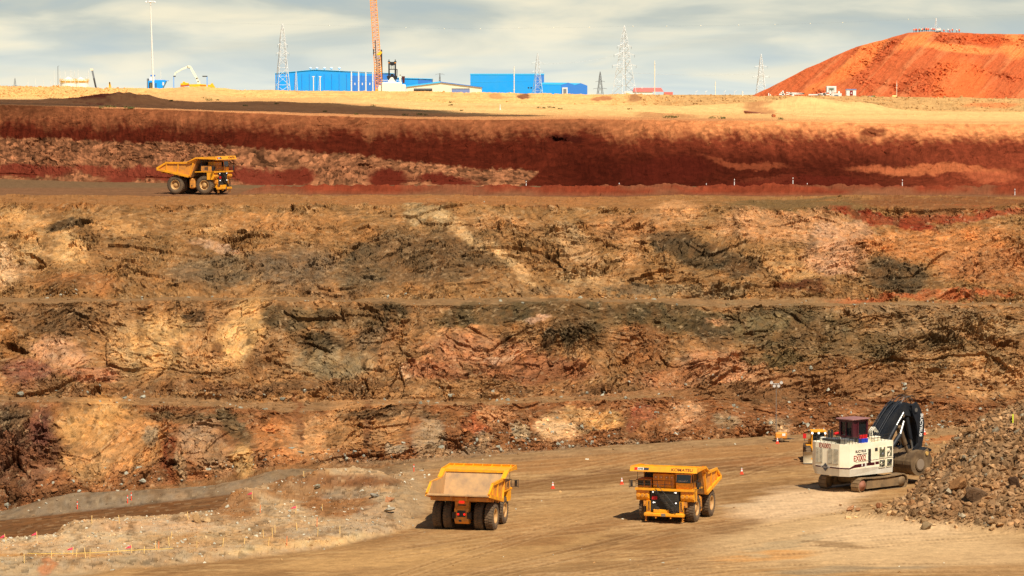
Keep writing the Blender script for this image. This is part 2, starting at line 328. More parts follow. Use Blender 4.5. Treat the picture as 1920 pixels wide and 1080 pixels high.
# --- colour ----------------------------------------------------------------
C = np.zeros(P.shape, np.float32)
def base(mask, c): C[mask] = SR(c)
base(isf(0), (150, 105, 65)); base(isf(1), (156, 100, 60)); base(isf(2), (150, 114, 76)); base(isf(3), (166, 122, 76)); base(isf(4), (148, 116, 78))
base(isf(5), (164, 121, 72)); base(isf(6), (162, 112, 62)); base(isf(7), (140, 92, 60)); base(isf(2) & (PX > 1260), (146, 100, 62)); base(isf(8), (165, 92, 52)); base(isf(9), (247, 203, 128)); base(isf(10), (236, 188, 116))
PL = [  # lower face
 (40, 850, 85, 100, 0, (128, 84, 62), .9), (30, 790, 50, 30, 0, (112, 92, 70)), (80, 800, 30, 40, 0, (132, 80, 66)), (190, 800, 85, 62, 0, (214, 158, 90)), (165, 870, 55, 40, 0, (196, 146, 90)), (255, 835, 55, 62, 0, (208, 146, 84)),
 (280, 822, 12, 20, 20, (160, 162, 135), .8), (375, 825, 48, 52, 0, (188, 150, 114)), (315, 865, 18, 45, 0, (140, 72, 42)), (340, 880, 14, 30, 0, (160, 150, 120), .7), (405, 868, 36, 34, 0, (184, 140, 98)),
 (440, 805, 18, 62, -38, (112, 98, 70)), (455, 868, 24, 28, 0, (202, 160, 98)), (525, 825, 62, 48, 0, (205, 132, 74)), (590, 822, 50, 55, 0, (204, 150, 96)), (655, 800, 52, 52, 0, (192, 138, 84)), (725, 800, 34, 46, 0, (194, 142, 90)),
 (560, 790, 10, 50, 0, (140, 84, 50), .8), (690, 800, 10, 55, 0, (130, 82, 52), .8), (740, 836, 24, 12, 0, (156, 162, 146)), (805, 830, 30, 50, 0, (158, 148, 124)), (840, 775, 36, 20, 0, (170, 110, 66)), (891, 800, 28, 26, 0, (182, 98, 58)),
 (930, 785, 36, 18, 0, (204, 142, 92)), (975, 812, 20, 18, 0, (168, 172, 146)), (905, 830, 18, 18, 0, (160, 162, 140), .8), (1048, 800, 46, 30, 0, (238, 202, 150)), (1085, 778, 36, 16, 0, (228, 176, 112)), (1135, 785, 32, 20, 0, (216, 160, 92)), (1100, 806, 22, 10, 0, (176, 160, 120), .7),
 (1205, 772, 28, 14, 0, (172, 90, 62)), (1180, 795, 14, 22, 0, (150, 76, 50)), (1285, 782, 42, 24, 0, (206, 152, 106)), (1370, 795, 30, 22, 0, (156, 142, 114)), (1460, 800, 24, 18, 0, (182, 166, 134), .9), (1000, 850, 400, 10, -3, (150, 138, 112), .6),
 (1450, 770, 120, 24, 0, (150, 96, 58)), (1640, 770, 260, 44, 0, (152, 98, 60)), (1620, 722, 330, 30, -2, (144, 100, 62)), (1420, 712, 60, 16, 0, (188, 136, 92)), (1700, 730, 70, 12, 0, (172, 124, 80)), (1880, 712, 60, 18, 0, (196, 146, 98)), (1720, 800, 160, 24, 0, (150, 104, 66)), (740, 782, 110, 10, 0, (128, 96, 64)), (360, 782, 110, 9, 0, (120, 100, 68), .8),
 # middle face
 (85, 600, 95, 34, 0, (124, 94, 62)), (15, 640, 24, 60, 0, (172, 116, 62)), (50, 705, 60, 36, 0, (150, 94, 74)), (115, 655, 60, 30, 0, (208, 154, 112)), (160, 700, 80, 22, 0, (186, 124, 88)), (245, 650, 50, 55, 0, (206, 164, 108)), (300, 640, 66, 66, 0, (214, 168, 104)),
 (385, 660, 60, 50, 0, (208, 156, 98)), (360, 594, 26, 12, 0, (84, 66, 46)), (455, 625, 46, 72, 32, (224, 176, 108)), (480, 685, 24, 34, 20, (140, 98, 60), .8), (405, 660, 14, 20, 0, (140, 92, 54), .8), (535, 605, 44, 30, 0, (104, 90, 62)), (600, 645, 62, 26, 0, (90, 80, 56)), (615, 686, 86, 32, 0, (142, 142, 108)),
 (700, 640, 46, 34, 0, (132, 108, 78)), (730, 585, 40, 20, 0, (82, 72, 50)), (640, 596, 130, 18, 0, (124, 102, 68)), (730, 650, 12, 60, 30, (170, 120, 76), .8), (900, 588, 90, 20, 0, (98, 92, 62)), (1060, 584, 220, 22, 0, (88, 86, 58)), (1090, 620, 60, 34, 0, (92, 80, 54)), (870, 622, 44, 16, 0, (208, 146, 92)), (900, 655, 110, 34, 0, (194, 132, 90)),
 (1008, 600, 24, 7, 0, (216, 176, 148)), (770, 702, 18, 22, 0, (222, 190, 152)), (940, 668, 40, 8, -10, (212, 178, 148), .8), (820, 700, 60, 26, 0, (176, 112, 74)), (1010, 694, 130, 30, 0, (168, 106, 68)), (925, 686, 150, 5, -14, (122, 70, 42), .9), (1030, 640, 16, 18, 0, (86, 78, 60)),
 (1260, 600, 130, 30, 0, (92, 88, 58)), (1200, 650, 60, 36, 0, (156, 104, 62)), (1345, 616, 60, 26, 0, (84, 78, 58)), (1350, 600, 36, 7, 0, (196, 142, 98)), (1480, 615, 150, 42, 0, (106, 100, 68)), (1430, 612, 60, 18, 0, (112, 118, 82)), (1345, 686, 90, 34, 0, (200, 142, 100)), (1250, 705, 70, 26, 0, (176, 116, 76)), (1460, 672, 70, 16, 0, (110, 98, 60)),
 (1600, 655, 110, 40, 0, (118, 102, 68)), (1760, 610, 130, 30, 0, (158, 130, 90)), (1740, 650, 130, 20, 8, (120, 98, 64)), (1860, 622, 70, 18, 0, (190, 158, 110)), (1800, 690, 110, 40, 0, (168, 132, 86)), (1850, 715, 90, 36, 0, (198, 152, 100)), (1600, 705, 90, 26, 0, (150, 106, 66)), (1700, 580, 200, 8, 0, (150, 128, 94), .7), (560, 735, 260, 12, 0, (122, 88, 58), .7), (250, 735, 300, 10, 0, (146, 100, 64), .6), (1100, 735, 220, 14, 0, (150, 104, 66), .8),
 # upper rock face
 (50, 430, 60, 36, 0, (204, 154, 92)), (132, 428, 42, 13, 0, (104, 84, 58)), (125, 468, 42, 26, 0, (218, 172, 108)), (15, 505, 46, 36, 0, (228, 188, 138)), (150, 533, 90, 20, 0, (164, 108, 60)), (60, 480, 28, 22, 0, (206, 166, 108)), (255, 460, 90, 44, 0, (156, 116, 70)), (230, 432, 60, 12, 0, (206, 154, 92), .8), (405, 468, 56, 10, 16, (216, 176, 142), .9),
 (390, 515, 90, 34, 0, (124, 110, 84)), (550, 500, 90, 44, 0, (132, 112, 86)), (520, 420, 160, 20, 0, (188, 132, 76)), (390, 430, 26, 14, 0, (206, 158, 98)), (610, 545, 120, 12, 0, (150, 112, 74), .8), (800, 480, 160, 60, 0, (124, 98, 66)), (680, 505, 60, 42, 0, (114, 100, 74)), (640, 440, 70, 24, 0, (172, 122, 70), .8), (785, 398, 26, 16, 0, (170, 156, 112)), (855, 425, 76, 15, 36, (204, 182, 130), .9),
 (965, 500, 60, 13, 42, (212, 176, 120)), (1080, 460, 60, 22, 40, (192, 156, 108)), (1110, 525, 70, 22, 10, (192, 156, 104)), (1000, 545, 90, 10, 0, (170, 140, 98), .7), (1050, 488, 30, 3, 58, (70, 58, 42)), (1185, 425, 90, 30, 0, (188, 132, 80)), (940, 420, 60, 18, 0, (196, 144, 90), .8), (1180, 470, 30, 24, 0, (196, 144, 90), .8), (1262, 456, 50, 24, 10, (100, 84, 60)), (1265, 400, 50, 24, 0, (206, 150, 96)), (1340, 490, 80, 30, 14, (92, 78, 54)),
 (1390, 508, 36, 28, 0, (88, 74, 52)), (1460, 425, 130, 40, 0, (206, 150, 100)), (1490, 500, 64, 34, 0, (210, 158, 98)), (1570, 470, 66, 56, 0, (214, 162, 122)), (1610, 440, 24, 40, 0, (206, 156, 120), .8), (1685, 520, 72, 34, 8, (94, 84, 62)), (1500, 549, 52, 11, 0, (112, 66, 42)), (1750, 455, 180, 40, 0, (206, 132, 72)), (1860, 500, 110, 42, 0, (188, 122, 72)), (1640, 404, 100, 10, 4, (150, 48, 28)), (1800, 402, 130, 12, 0, (166, 68, 40)), (1710, 418, 40, 10, 10, (148, 52, 30)),
 (1750, 556, 200, 7, -2, (186, 96, 52)), (1300, 552, 120, 10, 0, (140, 130, 98), .7), (1180, 548, 50, 8, 0, (110, 108, 84), .8),
 (1640, 722, 300, 20, -1, (146, 102, 64), .7), (1450, 738, 90, 12, 0, (120, 84, 54), .8), (1620, 742, 60, 8, 0, (176, 130, 86), .8),
 # crest strip
 (200, 380, 300, 14, 0, (164, 112, 62)), (900, 376, 340, 12, 0, (170, 112, 62)), (1500, 384, 180, 14, 0, (124, 98, 58)), (1780, 380, 200, 12, 0, (140, 86, 48)),
]
patchmix(C, PX, PY, PL, wx, wy, .55)
# red soil face: colour bands that follow the ground and streak down it
m8 = isf(8) | (isf(7) & (T2 > .9))
stk = fbm(A * .9, B * .10, 4, 101) ; stk2 = fbm(A * .22, B * .05, 3, 103)
sA = A + .3 * B; stk = fbm(sA * .9, B * .16, 4, 101); tf = T2 + .09 * stk + .09 * stk2 + .10 * wh + .12 * wx1
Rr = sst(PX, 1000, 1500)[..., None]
top = SR((150, 84, 50)) * (1 - Rr) + SR((230, 144, 84)) * Rr  # left top, mid and tan rock dulled: cloud shade put into the colour
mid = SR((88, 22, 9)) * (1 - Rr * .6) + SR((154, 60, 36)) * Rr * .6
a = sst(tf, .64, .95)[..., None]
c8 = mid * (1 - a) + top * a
dk = (sst(PX, 1000, 1100) * (1 - sst(PX, 1540, 1900)) * (1 - sst(tf, .3, .8)))[..., None] * .85
c8 = c8 * (1 - dk) + SR((62, 9, 3)) * dk
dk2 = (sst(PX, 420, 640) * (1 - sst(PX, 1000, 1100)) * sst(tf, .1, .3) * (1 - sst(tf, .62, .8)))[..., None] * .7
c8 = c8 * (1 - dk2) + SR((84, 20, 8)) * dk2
edge = ip(pxs, (-400, 250), (0, 258), (180, 261), (460, 275), (640, 288), (860, 312), (1010, 322), (1012, 345), (1100, 380))[None]
ta = (sst(PY + 5 * stk + 5 * wh + 6 * wx1, edge - 2, edge + 3) * (1 - sst(PX + (PY - 322) * 1.2, 1008, 1016)))[..., None]
rocky = SR((142, 90, 60)) * (1 + .35 * (F3 + fine)[..., None] + .5 * (r2_ - .5)[..., None] + .4 * (r3_ - .5)[..., None] + .3 * fbm(A * .15, B * .3, 4, 108)[..., None])
c8 = c8 * (1 - ta) + rocky * ta
c8 = c8 * (1 + .35 * (r3_ - .5) + .3 * fbm(A * .3, B * .25, 4, 117))[..., None]
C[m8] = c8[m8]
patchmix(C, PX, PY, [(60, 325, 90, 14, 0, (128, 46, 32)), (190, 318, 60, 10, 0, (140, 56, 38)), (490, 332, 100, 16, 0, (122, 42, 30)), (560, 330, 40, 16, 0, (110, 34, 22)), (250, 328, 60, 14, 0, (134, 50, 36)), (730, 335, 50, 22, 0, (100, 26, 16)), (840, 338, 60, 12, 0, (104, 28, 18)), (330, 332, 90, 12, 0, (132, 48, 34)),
   (1760, 318, 140, 10, 0, (206, 108, 62), .65), (1640, 316, 60, 8, 0, (190, 92, 54), .5), (1860, 330, 60, 12, 0, (176, 80, 48), .8), (1400, 308, 90, 6, 6, (150, 66, 38), .6), (1450, 336, 60, 6, 0, (140, 60, 36), .6), (1060, 262, 30, 10, 0, (60, 12, 8), .8), (1640, 250, 26, 10, 0, (110, 30, 18), .8), (1500, 342, 160, 12, 0, (94, 20, 12), .8), (1250, 320, 90, 26, 0, (84, 16, 9), .7),
   (700, 240, 10, 30, 8, (150, 90, 54), .5)], wx, wy, .45)
# haul road: grey-brown ballast; bund red
m7 = isf(7)
yy = P[..., 1]
bm = (np.exp(-((yy - 640) / 5.0) ** 2 * 1.2) * sst(PX, 425, 500))[..., None]
tk = fbm(A * .02, yy * .5, 3, 105)[..., None]
c7 = SR((136, 96, 66)) * (1 + .25 * tk); c7 = c7 * (1 - .9 * (sst(yy, 672, 690) * .8)[..., None]) + SR((120, 100, 72)) * .9 * (sst(yy, 672, 690) * .8)[..., None]
bm = bm * (.55 + .9 * sst(fbm(A * .05, yy * .1, 4, 119), -.3, .2))[..., None]; c7 = c7 * (1 - bm.clip(0, 1)) + SR((138, 50, 28)) * bm.clip(0, 1) * (1 + .5 * fbm(A * .12, yy * .4, 4, 106)[..., None] + .35 * wh[..., None])
C[m7] = c7[m7]
# plain: sandy with paler tracks, orange lips by the rim and pebbly patches
yl = fbm(P[..., 0] * .02, yy * .06, 4, 107); yl2 = fbm(P[..., 0] * .006, yy * .03, 3, 109)
near = (1 - sst(yy + 20 * yl2, 725 + 130 * (1 - sst(PX, 500, 1000)), 830 + 160 * (1 - sst(PX, 500, 1000))))[..., None]
cp_ = SR((250, 206, 128)) * (1 + .12 * yl[..., None]); lip = SR((204, 128, 80)) * (1 + .2 * yl[..., None])
ora = sst(yl2, .05, .35)[..., None] * .5; cp_ = cp_ * (1 - ora) + SR((240, 172, 100)) * ora
lm = near * (.85 - .45 * sst(PX, 1350, 1600)[..., None]); cp_ = cp_ * (1 - lm) + lip * lm
m9 = isf(9); C[m9] = cp_[m9]
m10 = isf(10); peb = sst(PX, 1080, 1300)[..., None]; ce = SR((240, 192, 116)) * (1 - peb) + SR((206, 166, 104)) * peb
ce = ce * (1 + .3 * fbm(P[..., 0] * .12, yy * .5 + P[..., 2], 4, 111)[..., None]); C[m10] = ce[m10]
patchmix(C, PX, PY, [(200, 192, 90, 6, 0, (150, 62, 42)), (985, 181, 14, 7, 0, (150, 96, 66)), (1130, 184, 22, 6, 0, (196, 130, 84)), (1190, 184, 14, 7, 0, (180, 128, 84)), (1860, 196, 60, 6, 0, (226, 128, 70), .8), (930, 180, 20, 5, 0, (206, 142, 86), .7), (1430, 212, 40, 6, 8, (196, 120, 76), .7), (1250, 218, 60, 4, 0, (196, 132, 82), .7)], wx, wy, .2)
# weathering: dust washes and mineral mottling
def mottle(C, a, b, mask, seed, ids):
    g_ = C[..., 1] / np.maximum(C[..., 0], 1e-4); s_ = np.clip((g_ - .55) / .3, 0, 1)[..., None] * .42 + .24
    lum = C.mean(-1, keepdims=True); warm = lum * np.array([1.62, .96, .44]); C = C * (1 - s_) + warm * s_
    d = (sst(fbm(a * .16, b * .10, 5, seed), -.12, .30) * .3 * mask)[..., None]
    C = C * (1 - d) + SR((166, 120, 76)) * d * (.6 + .4 * (lum / .22).clip(.3, 1.8))
    d2 = (sst(fbm(a * .35 + 20, b * .12, 5, seed + 1), .12, .4) * .5 * mask)[..., None]; C = C * (1 - d2) + SR((116, 84, 52)) * d2
    m1 = fbm(a * .9, b * .9, 4, seed + 2); m2 = fbm(a * .25 + 5, b * .3, 4, seed + 3)
    C = C * (1 + mask[..., None] * (m1[..., None] * np.array([.10, -.02, -.22]) + m2[..., None] * np.array([.14, 0, -.16])))
    k1 = ((ids > .93) * mask)[..., None] * .3; C = C * (1 - k1) + SR((206, 176, 132)) * k1
    k2 = ((ids < .10) * mask)[..., None] * .4; return C * (1 - k2)
C = mottle(C, A, B, isf(1, 3, 5, 0) * 1.0 + isf(2, 4, 6) * .45, 121, r4_)
C *= (1 + .16 * fbm(A * .6, B * .6, 4, 113) + (.10 + .24 * isf(1, 2, 3, 5)) * (r3_ - .5))[..., None] * (1 + (.42 * (r2_ - .5) * isf(1, 3, 5))[..., None])
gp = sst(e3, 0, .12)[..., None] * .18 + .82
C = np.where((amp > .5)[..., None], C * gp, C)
C = (C * KA * np.array([1.0, .94, .90]) * 1.06).clip(.0012, .85)
LB = {1: 'lowest rock face of the pit with orange slabs and grey rubble at its foot', 3: 'middle rock face of tan slabs and olive weathered bands', 5: 'upper rock face of golden and grey-brown rock with a pale diagonal vein',
      2: 'narrow gravel bench above the lowest rock face', 4: 'narrow gravel bench between the middle and upper rock faces', 6: 'soft brown slope under the haul road edge', 7: 'haul road of grey-brown ballast with a red soil bund', 8: 'dark red soil face below the desert rim',
      9: 'bright sandy desert ground above the pit', 10: 'gravelly embankment along the skyline', 0: 'dirt strip at the foot of the wall'}
for i in range(len(NR)):
    a0, b0 = start[i], min(start[i + 1], NRr - 1)
    m = M_ROCK if i in (1, 3, 5) else (M_SAND if i in (9, 10) else M_SOIL)
    if i == 1: a0 = start[0]
    if i == 0: continue
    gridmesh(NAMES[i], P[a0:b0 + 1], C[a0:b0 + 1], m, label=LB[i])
WALLP, WALLC, WPX, WPY, WSEG, WT = P, C, PX, PY, SG, T2
# plain behind the embankment out to the horizon
me = bpy.data.meshes.new('ground')
pv = []
ys = [1011, 1022, 1400, 2500, 5000, 12000, 40000]
xsn = np.linspace(-1.2, 1.2, 30)
g = np.zeros((len(ys), 30, 3))
crest = WALLP[-1]
for i, y_ in enumerate(ys):
    g[i, :, 0] = xsn * max(y_ * .45, 400); g[i, :, 1] = y_; g[i, :, 2] = 52.5 if i else 52.0
gc = np.broadcast_to(SR((226, 184, 120)) * KA, g.shape).copy()
gridmesh('ground', g, gc, M_SAND, label='flat desert plain reaching the horizon behind the embankment')
# back slope of the embankment
t = np.linspace(0, 1, 5)[:, None, None]
foot = crest[None].copy(); foot[..., 1] += 9; foot[..., 2] = 52.2
bs = crest[None] * (1 - t) + foot * t
gridmesh('embankment_slope', bs, np.broadcast_to(C[-1][None], bs.shape), M_SAND, label='far side of the gravelly embankment')
# ------------------------------------------------------------------ pit floor
def yc_crest(px): return ip(px, (-500, 402), (0, 403), (100, 408), (135, 419), (300, 424), (400, 430), (470, 446), (560, 452), (640, 462), (740, 472), (800, 480), (2400, 500))
def toeY(px): return ip(px, (-420, 476), (0, 474), (400, 476), (740, 483), (1100, 505), (1500, 524), (1920, 540), (2340, 548))
def floorz(px, Y):
    x = (px - 960) / F * Y
    zr = ip(px, (-500, -8), (0, -5.9), (400, -2.6), (740, -.2), (1100, .3), (2400, .4))
    yc = yc_crest(px)
    left = 1 - sst(px, 700, 800)
    s = sst(Y, yc + 2, yc + 13)
    z = zr * s * left + zr * (1 - left) * sst(Y, 480, 520)
    # crumbled spoil bund in front of the lower ramp
    bh = ip(px, (-500, .8), (0, .2), (100, .3), (130, .8), (230, .9), (400, .6), (430, .5), (800, .3), (900, 0), (2400, 0))
    nb = fbm(x * .13, Y * .1, 4, 201)
    z = z + bh * np.exp(-((Y - yc) / 4.5) ** 2) * (1 + .5 * nb)
    # lower rubble shelf on the left, standing over the front road
    yb = 57 * F / (ip(px, (-400, 1090), (100, 1080), (350, 1062), (600, 1034), (720, 1008), (790, 988), (830, 960), (2400, 960)) - 177)
    z = z + .9 * sst(Y, yb - 1.5, yb + 4) * (1 - sst(px, 700, 800)) * (1 - sst(Y, yc - 8, yc))
    def mound(cx, Yc, rx, ry, h):
        x0 = (cx - 960) / F * Yc
        return h * np.exp(-(((x - x0) / rx) ** 2 + ((Y - Yc) / ry) ** 2)) * (1 + .3 * nb)
    z = z + mound(440, 441, 4.0, 4, 1.9) + mound(560, 452, 6.5, 5, 1.9) + mound(620, 458, 7, 5, 1.7) + mound(700, 452, 7, 8, 1.6) + mound(500, 447, 5, 5, 1.2) + mound(170, 414, 7, 3.5, .9) + mound(60, 404, 6, 3, .5)
    z = z + mound(760, 440, 5, 10, 1.2)
    # grey gravel bank at the wall foot on the left
    z = z + ip(px, (-400, .1), (0, .3), (130, 1.9), (250, 1.2), (400, .6), (520, 1.8), (700, .4), (2400, .2)) * (1 + .3 * fbm(x * .2, Y * .2, 3, 203)) * sst(Y, toeY(px) - 3.5, toeY(px) + 3)
    # blasted muck pile on the right
    yf = ip(px, (1500, 450), (1600, 432), (1680, 424), (1740, 419), (1920, 412), (2340, 405))
    hm = ip(px, (1560, 0), (1600, .2), (1650, .45), (1700, 1.0), (1750, 2.8), (1800, 6.2), (1860, 9.3), (1950, 11), (2340, 12))
    rise = np.minimum((Y - yf).clip(0) * .42, hm)
    fl = ip(px, (1600, 5), (1660, 12), (1710, 22), (1760, 50), (1840, 62), (2340, 62)); fall = 1 - sst(Y, yf + fl, yf + fl * 1.45)
    z = z + rise * fall * (1 + .22 * fbm(x * .11, Y * .11, 4, 211))
    return z
def fY(py): return 57 * F / (py - 177)
yfront = np.full(NC, fY(1330.)); yback = toeY(pxs) + 5
nrow = 330
tv = np.concatenate([-np.linspace(4, .15, 14), np.linspace(0, 1, nrow)])
# even steps on screen
pyf = 177 + 57 * F / yfront; pyb = 177 + 57 * F / yback
pyy = pyf[None] * (1 - tv[:, None]) + pyb[None] * tv[:, None]
FY = 57 * F / (pyy - 177); FPX = np.broadcast_to(pxs[None], FY.shape)
FX = (FPX - 960) / F * FY
z0 = floorz(FPX, FY)
pm = sst(z0 * (FPX > 1550), .1, 1.2)       # muck pile mask
lf = (1 - sst(FPX, 720, 830)) * (1 - sst(FY, yc_crest(FPX) + 6, yc_crest(FPX) + 14)) * sst(FY, 57 * F / (ip(FPX, (-400, 1092), (100, 1082), (350, 1064), (600, 1036), (720, 1010), (790, 990), (830, 962), (2400, 962)) - 177) - 1, 57 * F / (ip(FPX, (-400, 1090), (100, 1080), (350, 1062), (600, 1034), (720, 1008), (790, 988), (830, 960), (2400, 960)) - 177) + 1.5)
G1, g1r, g1e = facets(FX / 2.2, FY / 2.2, 221, 1.2); G2, g2r, g2e = facets(FX / .8, FY / .8, 231, 1.1)
fz = z0 + pm * (G1 * .22 + G2 * .15) + np.maximum(lf, (1 - sst(FPX, 740, 830)) * np.exp(-((FY - yc_crest(FPX) + 3) / 9) ** 2)) * (.25 * fbm(FX * .5, FY * .35, 4, 241) + .16 * G2) + .06 * fbm(FX * .6, FY * .6, 3, 242) + .10 * fbm(FX * .09, FY * .3, 3, 243)
FP = np.stack([FX, FY, fz], -1)
FQX, FQY = proj(FP)
FC = np.zeros(FP.shape, np.float32)
FC[:] = SR((192, 146, 90))
qa = FQY + .135 * FQX - ((FQX - 1150) / 480) ** 2 * 11; qb = FQX / 1.0
ru1 = fbm(qb / 420, qa / 7, 4, 281, .55, True); ru2 = fbm(qb / 260 + 4, qa / 3.2, 3, 283, .5, True); ru3 = fbm(qb / 600, qa / 20, 3, 285)
a = (sst(ru3, -.15, .3) * .7)[..., None]; FC = FC * (1 - a) + SR((148, 104, 62)) * a
a = (sst(ru1, .38, .7) * .3)[..., None]; FC = FC * (1 - a) + SR((130, 88, 50)) * a
a = (sst(ru2, .42, .8) * .28 * sst(FQX, 600, 900))[..., None]; FC = FC * (1 - a) + SR((222, 184, 130)) * a
st1 = fbm(FX * .035 + FY * .015, FY * .22 - FX * .05, 5, 251); st2 = fbm(FX * .10, FY * .8 - FX * .08, 4, 253); st3 = fbm(FX * .25, FY * .25, 4, 255)
a = sst(st1, -.15, .30)[..., None] * .4; FC = FC * (1 - a) + SR((160, 112, 62)) * a
a = sst(st2, .05, .4)[..., None] * .5; FC = FC * (1 - a) + SR((214, 172, 112)) * a
fw = fbm(FX * .05, FY * .15, 4, 257) * 60; fw2 = fbm(FX * .05 + 50, FY * .15, 4, 258) * 26
FL = [
 (1150, 862, 520, 16, -4, (176, 124, 72)), (1250, 885, 420, 14, -5, (142, 98, 58)), (1100, 905, 260, 12, -6, (150, 106, 60), .8), (1450, 920, 120, 22, -6, (150, 106, 60), .6), (1600, 858, 260, 10, -2, (168, 112, 64)), (1800, 818, 90, 7, -8, (200, 118, 60)),
 (1080, 960, 120, 30, -12, (186, 138, 82), .6), (930, 1035, 260, 28, -6, (188, 142, 84), .7), (700, 1050, 200, 14, -5, (206, 158, 96), .8), (1300, 1010, 200, 14, -6, (158, 110, 62), .8), (1050, 1000, 160, 12, -10, (160, 112, 64), .8),
 (1620, 1005, 330, 56, -3, (218, 184, 132), .75), (1500, 942, 130, 30, -8, (228, 200, 160), .9), (1660, 1000, 160, 30, -4, (226, 196, 150), .8), (1380, 985, 60, 9, -10, (140, 98, 58), .6), (1120, 1015, 90, 8, -12, (136, 94, 54), .7), (900, 950, 60, 10, -10, (150, 106, 62), .6), (1400, 945, 60, 10, -4, (206, 192, 160), .8), (1430, 1043, 110, 7, -3, (222, 158, 88), .95), (1750, 1040, 240, 34, 0, (220, 184, 132), .75), (1550, 1068, 120, 8, -2, (150, 146, 118), .8), (1480, 1020, 90, 9, -14, (170, 166, 132), .6), (1720, 1066, 80, 6, 0, (150, 146, 120), .6), (1560, 1020, 80, 6, 6, (150, 112, 70), .7), (1850, 1070, 120, 14, 0, (186, 140, 88), .7),
 (1020, 1070, 240, 8, -3, (160, 118, 70), .7)]
patchmix(FC, FQX, FQY, FL, fw, fw2, .55)
# tyre tracks: paired dark and pressed lines following the haul curves
tg = np.random.default_rng(77); trk = np.zeros(FX.shape); trk2 = np.zeros(FX.shape)
for _ in range(26):
    c0 = tg.uniform(960, 1290); sl = tg.uniform(-.10, .16); wg = 5 * fbm(FQX / 300 + tg.uniform(0, 90), FQX * 0, 2, 288); ex = sst(FQX, 640, 760) * np.clip(1.2 - np.abs(FQX - tg.uniform(800, 1800)) / tg.uniform(300, 700), 0, 1)
    for off in (0, 13 + 3 * tg.random()):
        dq = np.abs(qa + sl * (FQX - 1100) + wg - c0 - off)
        trk = np.maximum(trk, (1 - sst(dq, .7, 2.6)) * ex); trk2 = np.maximum(trk2, (1 - sst(np.abs(dq - 3.2), .3, 1.4)) * ex)
tb = (.6 + .4 * np.sin(FX * 9)) * (.5 + fbm(FX * .3, FY * .3, 3, 289))
a = (trk * tb).clip(0, 1)[..., None] * .55; FC = FC * (1 - a) + SR((122, 84, 48)) * a
a = (trk2).clip(0, 1)[..., None] * .3; FC = FC * (1 - a) + SR((220, 178, 124)) * a
# left: shelf of pale disturbed ground
lm = lf[..., None] * .95; FC = FC * (1 - lm) + SR((198, 168, 126)) * lm
FL2 = [(60, 1060, 130, 22, 0, (176, 166, 134)), (150, 1010, 130, 22, 0, (202, 184, 146)), (60, 1020, 110, 10, 0, (196, 180, 144)), (90, 1040, 150, 5, 0, (206, 150, 88)), (300, 985, 130, 14, 0, (206, 170, 130)), (300, 1045, 160, 10, -4, (164, 150, 120), .8), (420, 1010, 200, 14, -2, (196, 156, 106)), (440, 945, 50, 34, 0, (166, 116, 72)),
 (560, 905, 90, 36, 0, (168, 120, 76)), (640, 945, 80, 30, 0, (166, 110, 64)), (600, 995, 110, 8, -3, (170, 164, 140), .9), (700, 975, 60, 30, -20, (176, 164, 138), .8), (650, 925, 60, 10, 0, (150, 150, 132), .7), (560, 1020, 160, 9, -6, (222, 184, 122), .8), (760, 930, 40, 50, 20, (176, 150, 112), .8), (85, 1062, 16, 16, 0, (206, 120, 72), .8), (640, 900, 120, 14, 0, (150, 98, 60), .8), (500, 895, 40, 8, 0, (140, 88, 52), .9), (700, 905, 60, 10, 0, (136, 84, 50), .8)]
patchmix(FC, FQX, FQY, FL2, fw, fw2, .4)
# lower ramp, dark brown; bank of grey gravel behind it
rm = ((1 - sst(FPX, 660, 800)) * sst(FY, yc_crest(FPX) + 5, yc_crest(FPX) + 8))[..., None]
rc = SR((128, 82, 46)) * (1 + .3 * fbm(FX * .03 + FY * .02, FY * .5, 4, 261)[..., None]); rc = rc * (1 - .5 * sst(st2, .2, .4)[..., None]) + SR((176, 124, 74)) * .5 * sst(st2, .2, .4)[..., None]
FC = FC * (1 - rm) + rc * rm
gm = (sst(FY, toeY(FPX) - 4.5, toeY(FPX) - 2.0) * (1 - sst(FPX, 500, 900) * .6))[..., None]
gcol = SR((134, 128, 112)) * (1 - sst(FPX, 420, 560)[..., None]) + SR((146, 118, 86)) * sst(FPX, 420, 560)[..., None]
FC = FC * (1 - gm) + gcol * gm * (1 + .25 * st3[..., None])
pc = SR((162, 124, 86)) * (1 + .5 * (g2r - .5)[..., None] + .3 * (g1r - .5)[..., None]); pl = sst(fbm(FX * .1, FY * .1, 3, 271), .0, .4)[..., None]
pc = pc * (1 - .6 * pl) + SR((178, 132, 90)) * .6 * pl
FC = FC * (1 - pm[..., None]) + pc * pm[..., None]
rl = (1 - sst(FPX, 740, 830)) * sst(FY, 405, 412) * (FY < 520); FC = mottle(FC, FX, FY * .6, np.maximum(lf, np.maximum(rl * .7, pm * .8)), 131, g2r)
FC = (FC * KA * np.array([.97, .97, .98]) * (1 + .12 * st3 + .12 * fbm(FX * .9, FY * .9, 3, 273))[..., None]).clip(.005, .85)
FP[..., 2] -= trk * .07
gridmesh('pit_floor', FP, FC, M_SOIL, label='packed dirt floor of the pit with the haul road and muck pile')
def Pg(px, Y):
    """point on the pit floor"""
    z = float(floorz(np.array([float(px)]), np.array([float(Y)]))[0]); return Vector(((px - 960) / F * Y, Y, z))
def onfloor(px, py):
    """floor point seen at photo pixel"""
    Ys = np.linspace(375, 545, 1400); z = floorz(np.full(1400, float(px)), Ys)
    _, q = proj(np.stack([(px - 960) / F * Ys, Ys, z], -1))
    k = np.minimum.accumulate(q); hit = np.where(q <= py)[0]
    i = hit[0] if len(hit) else 1399
    return Vector(((px - 960) / F * Ys[i], Ys[i], float(z[i])))
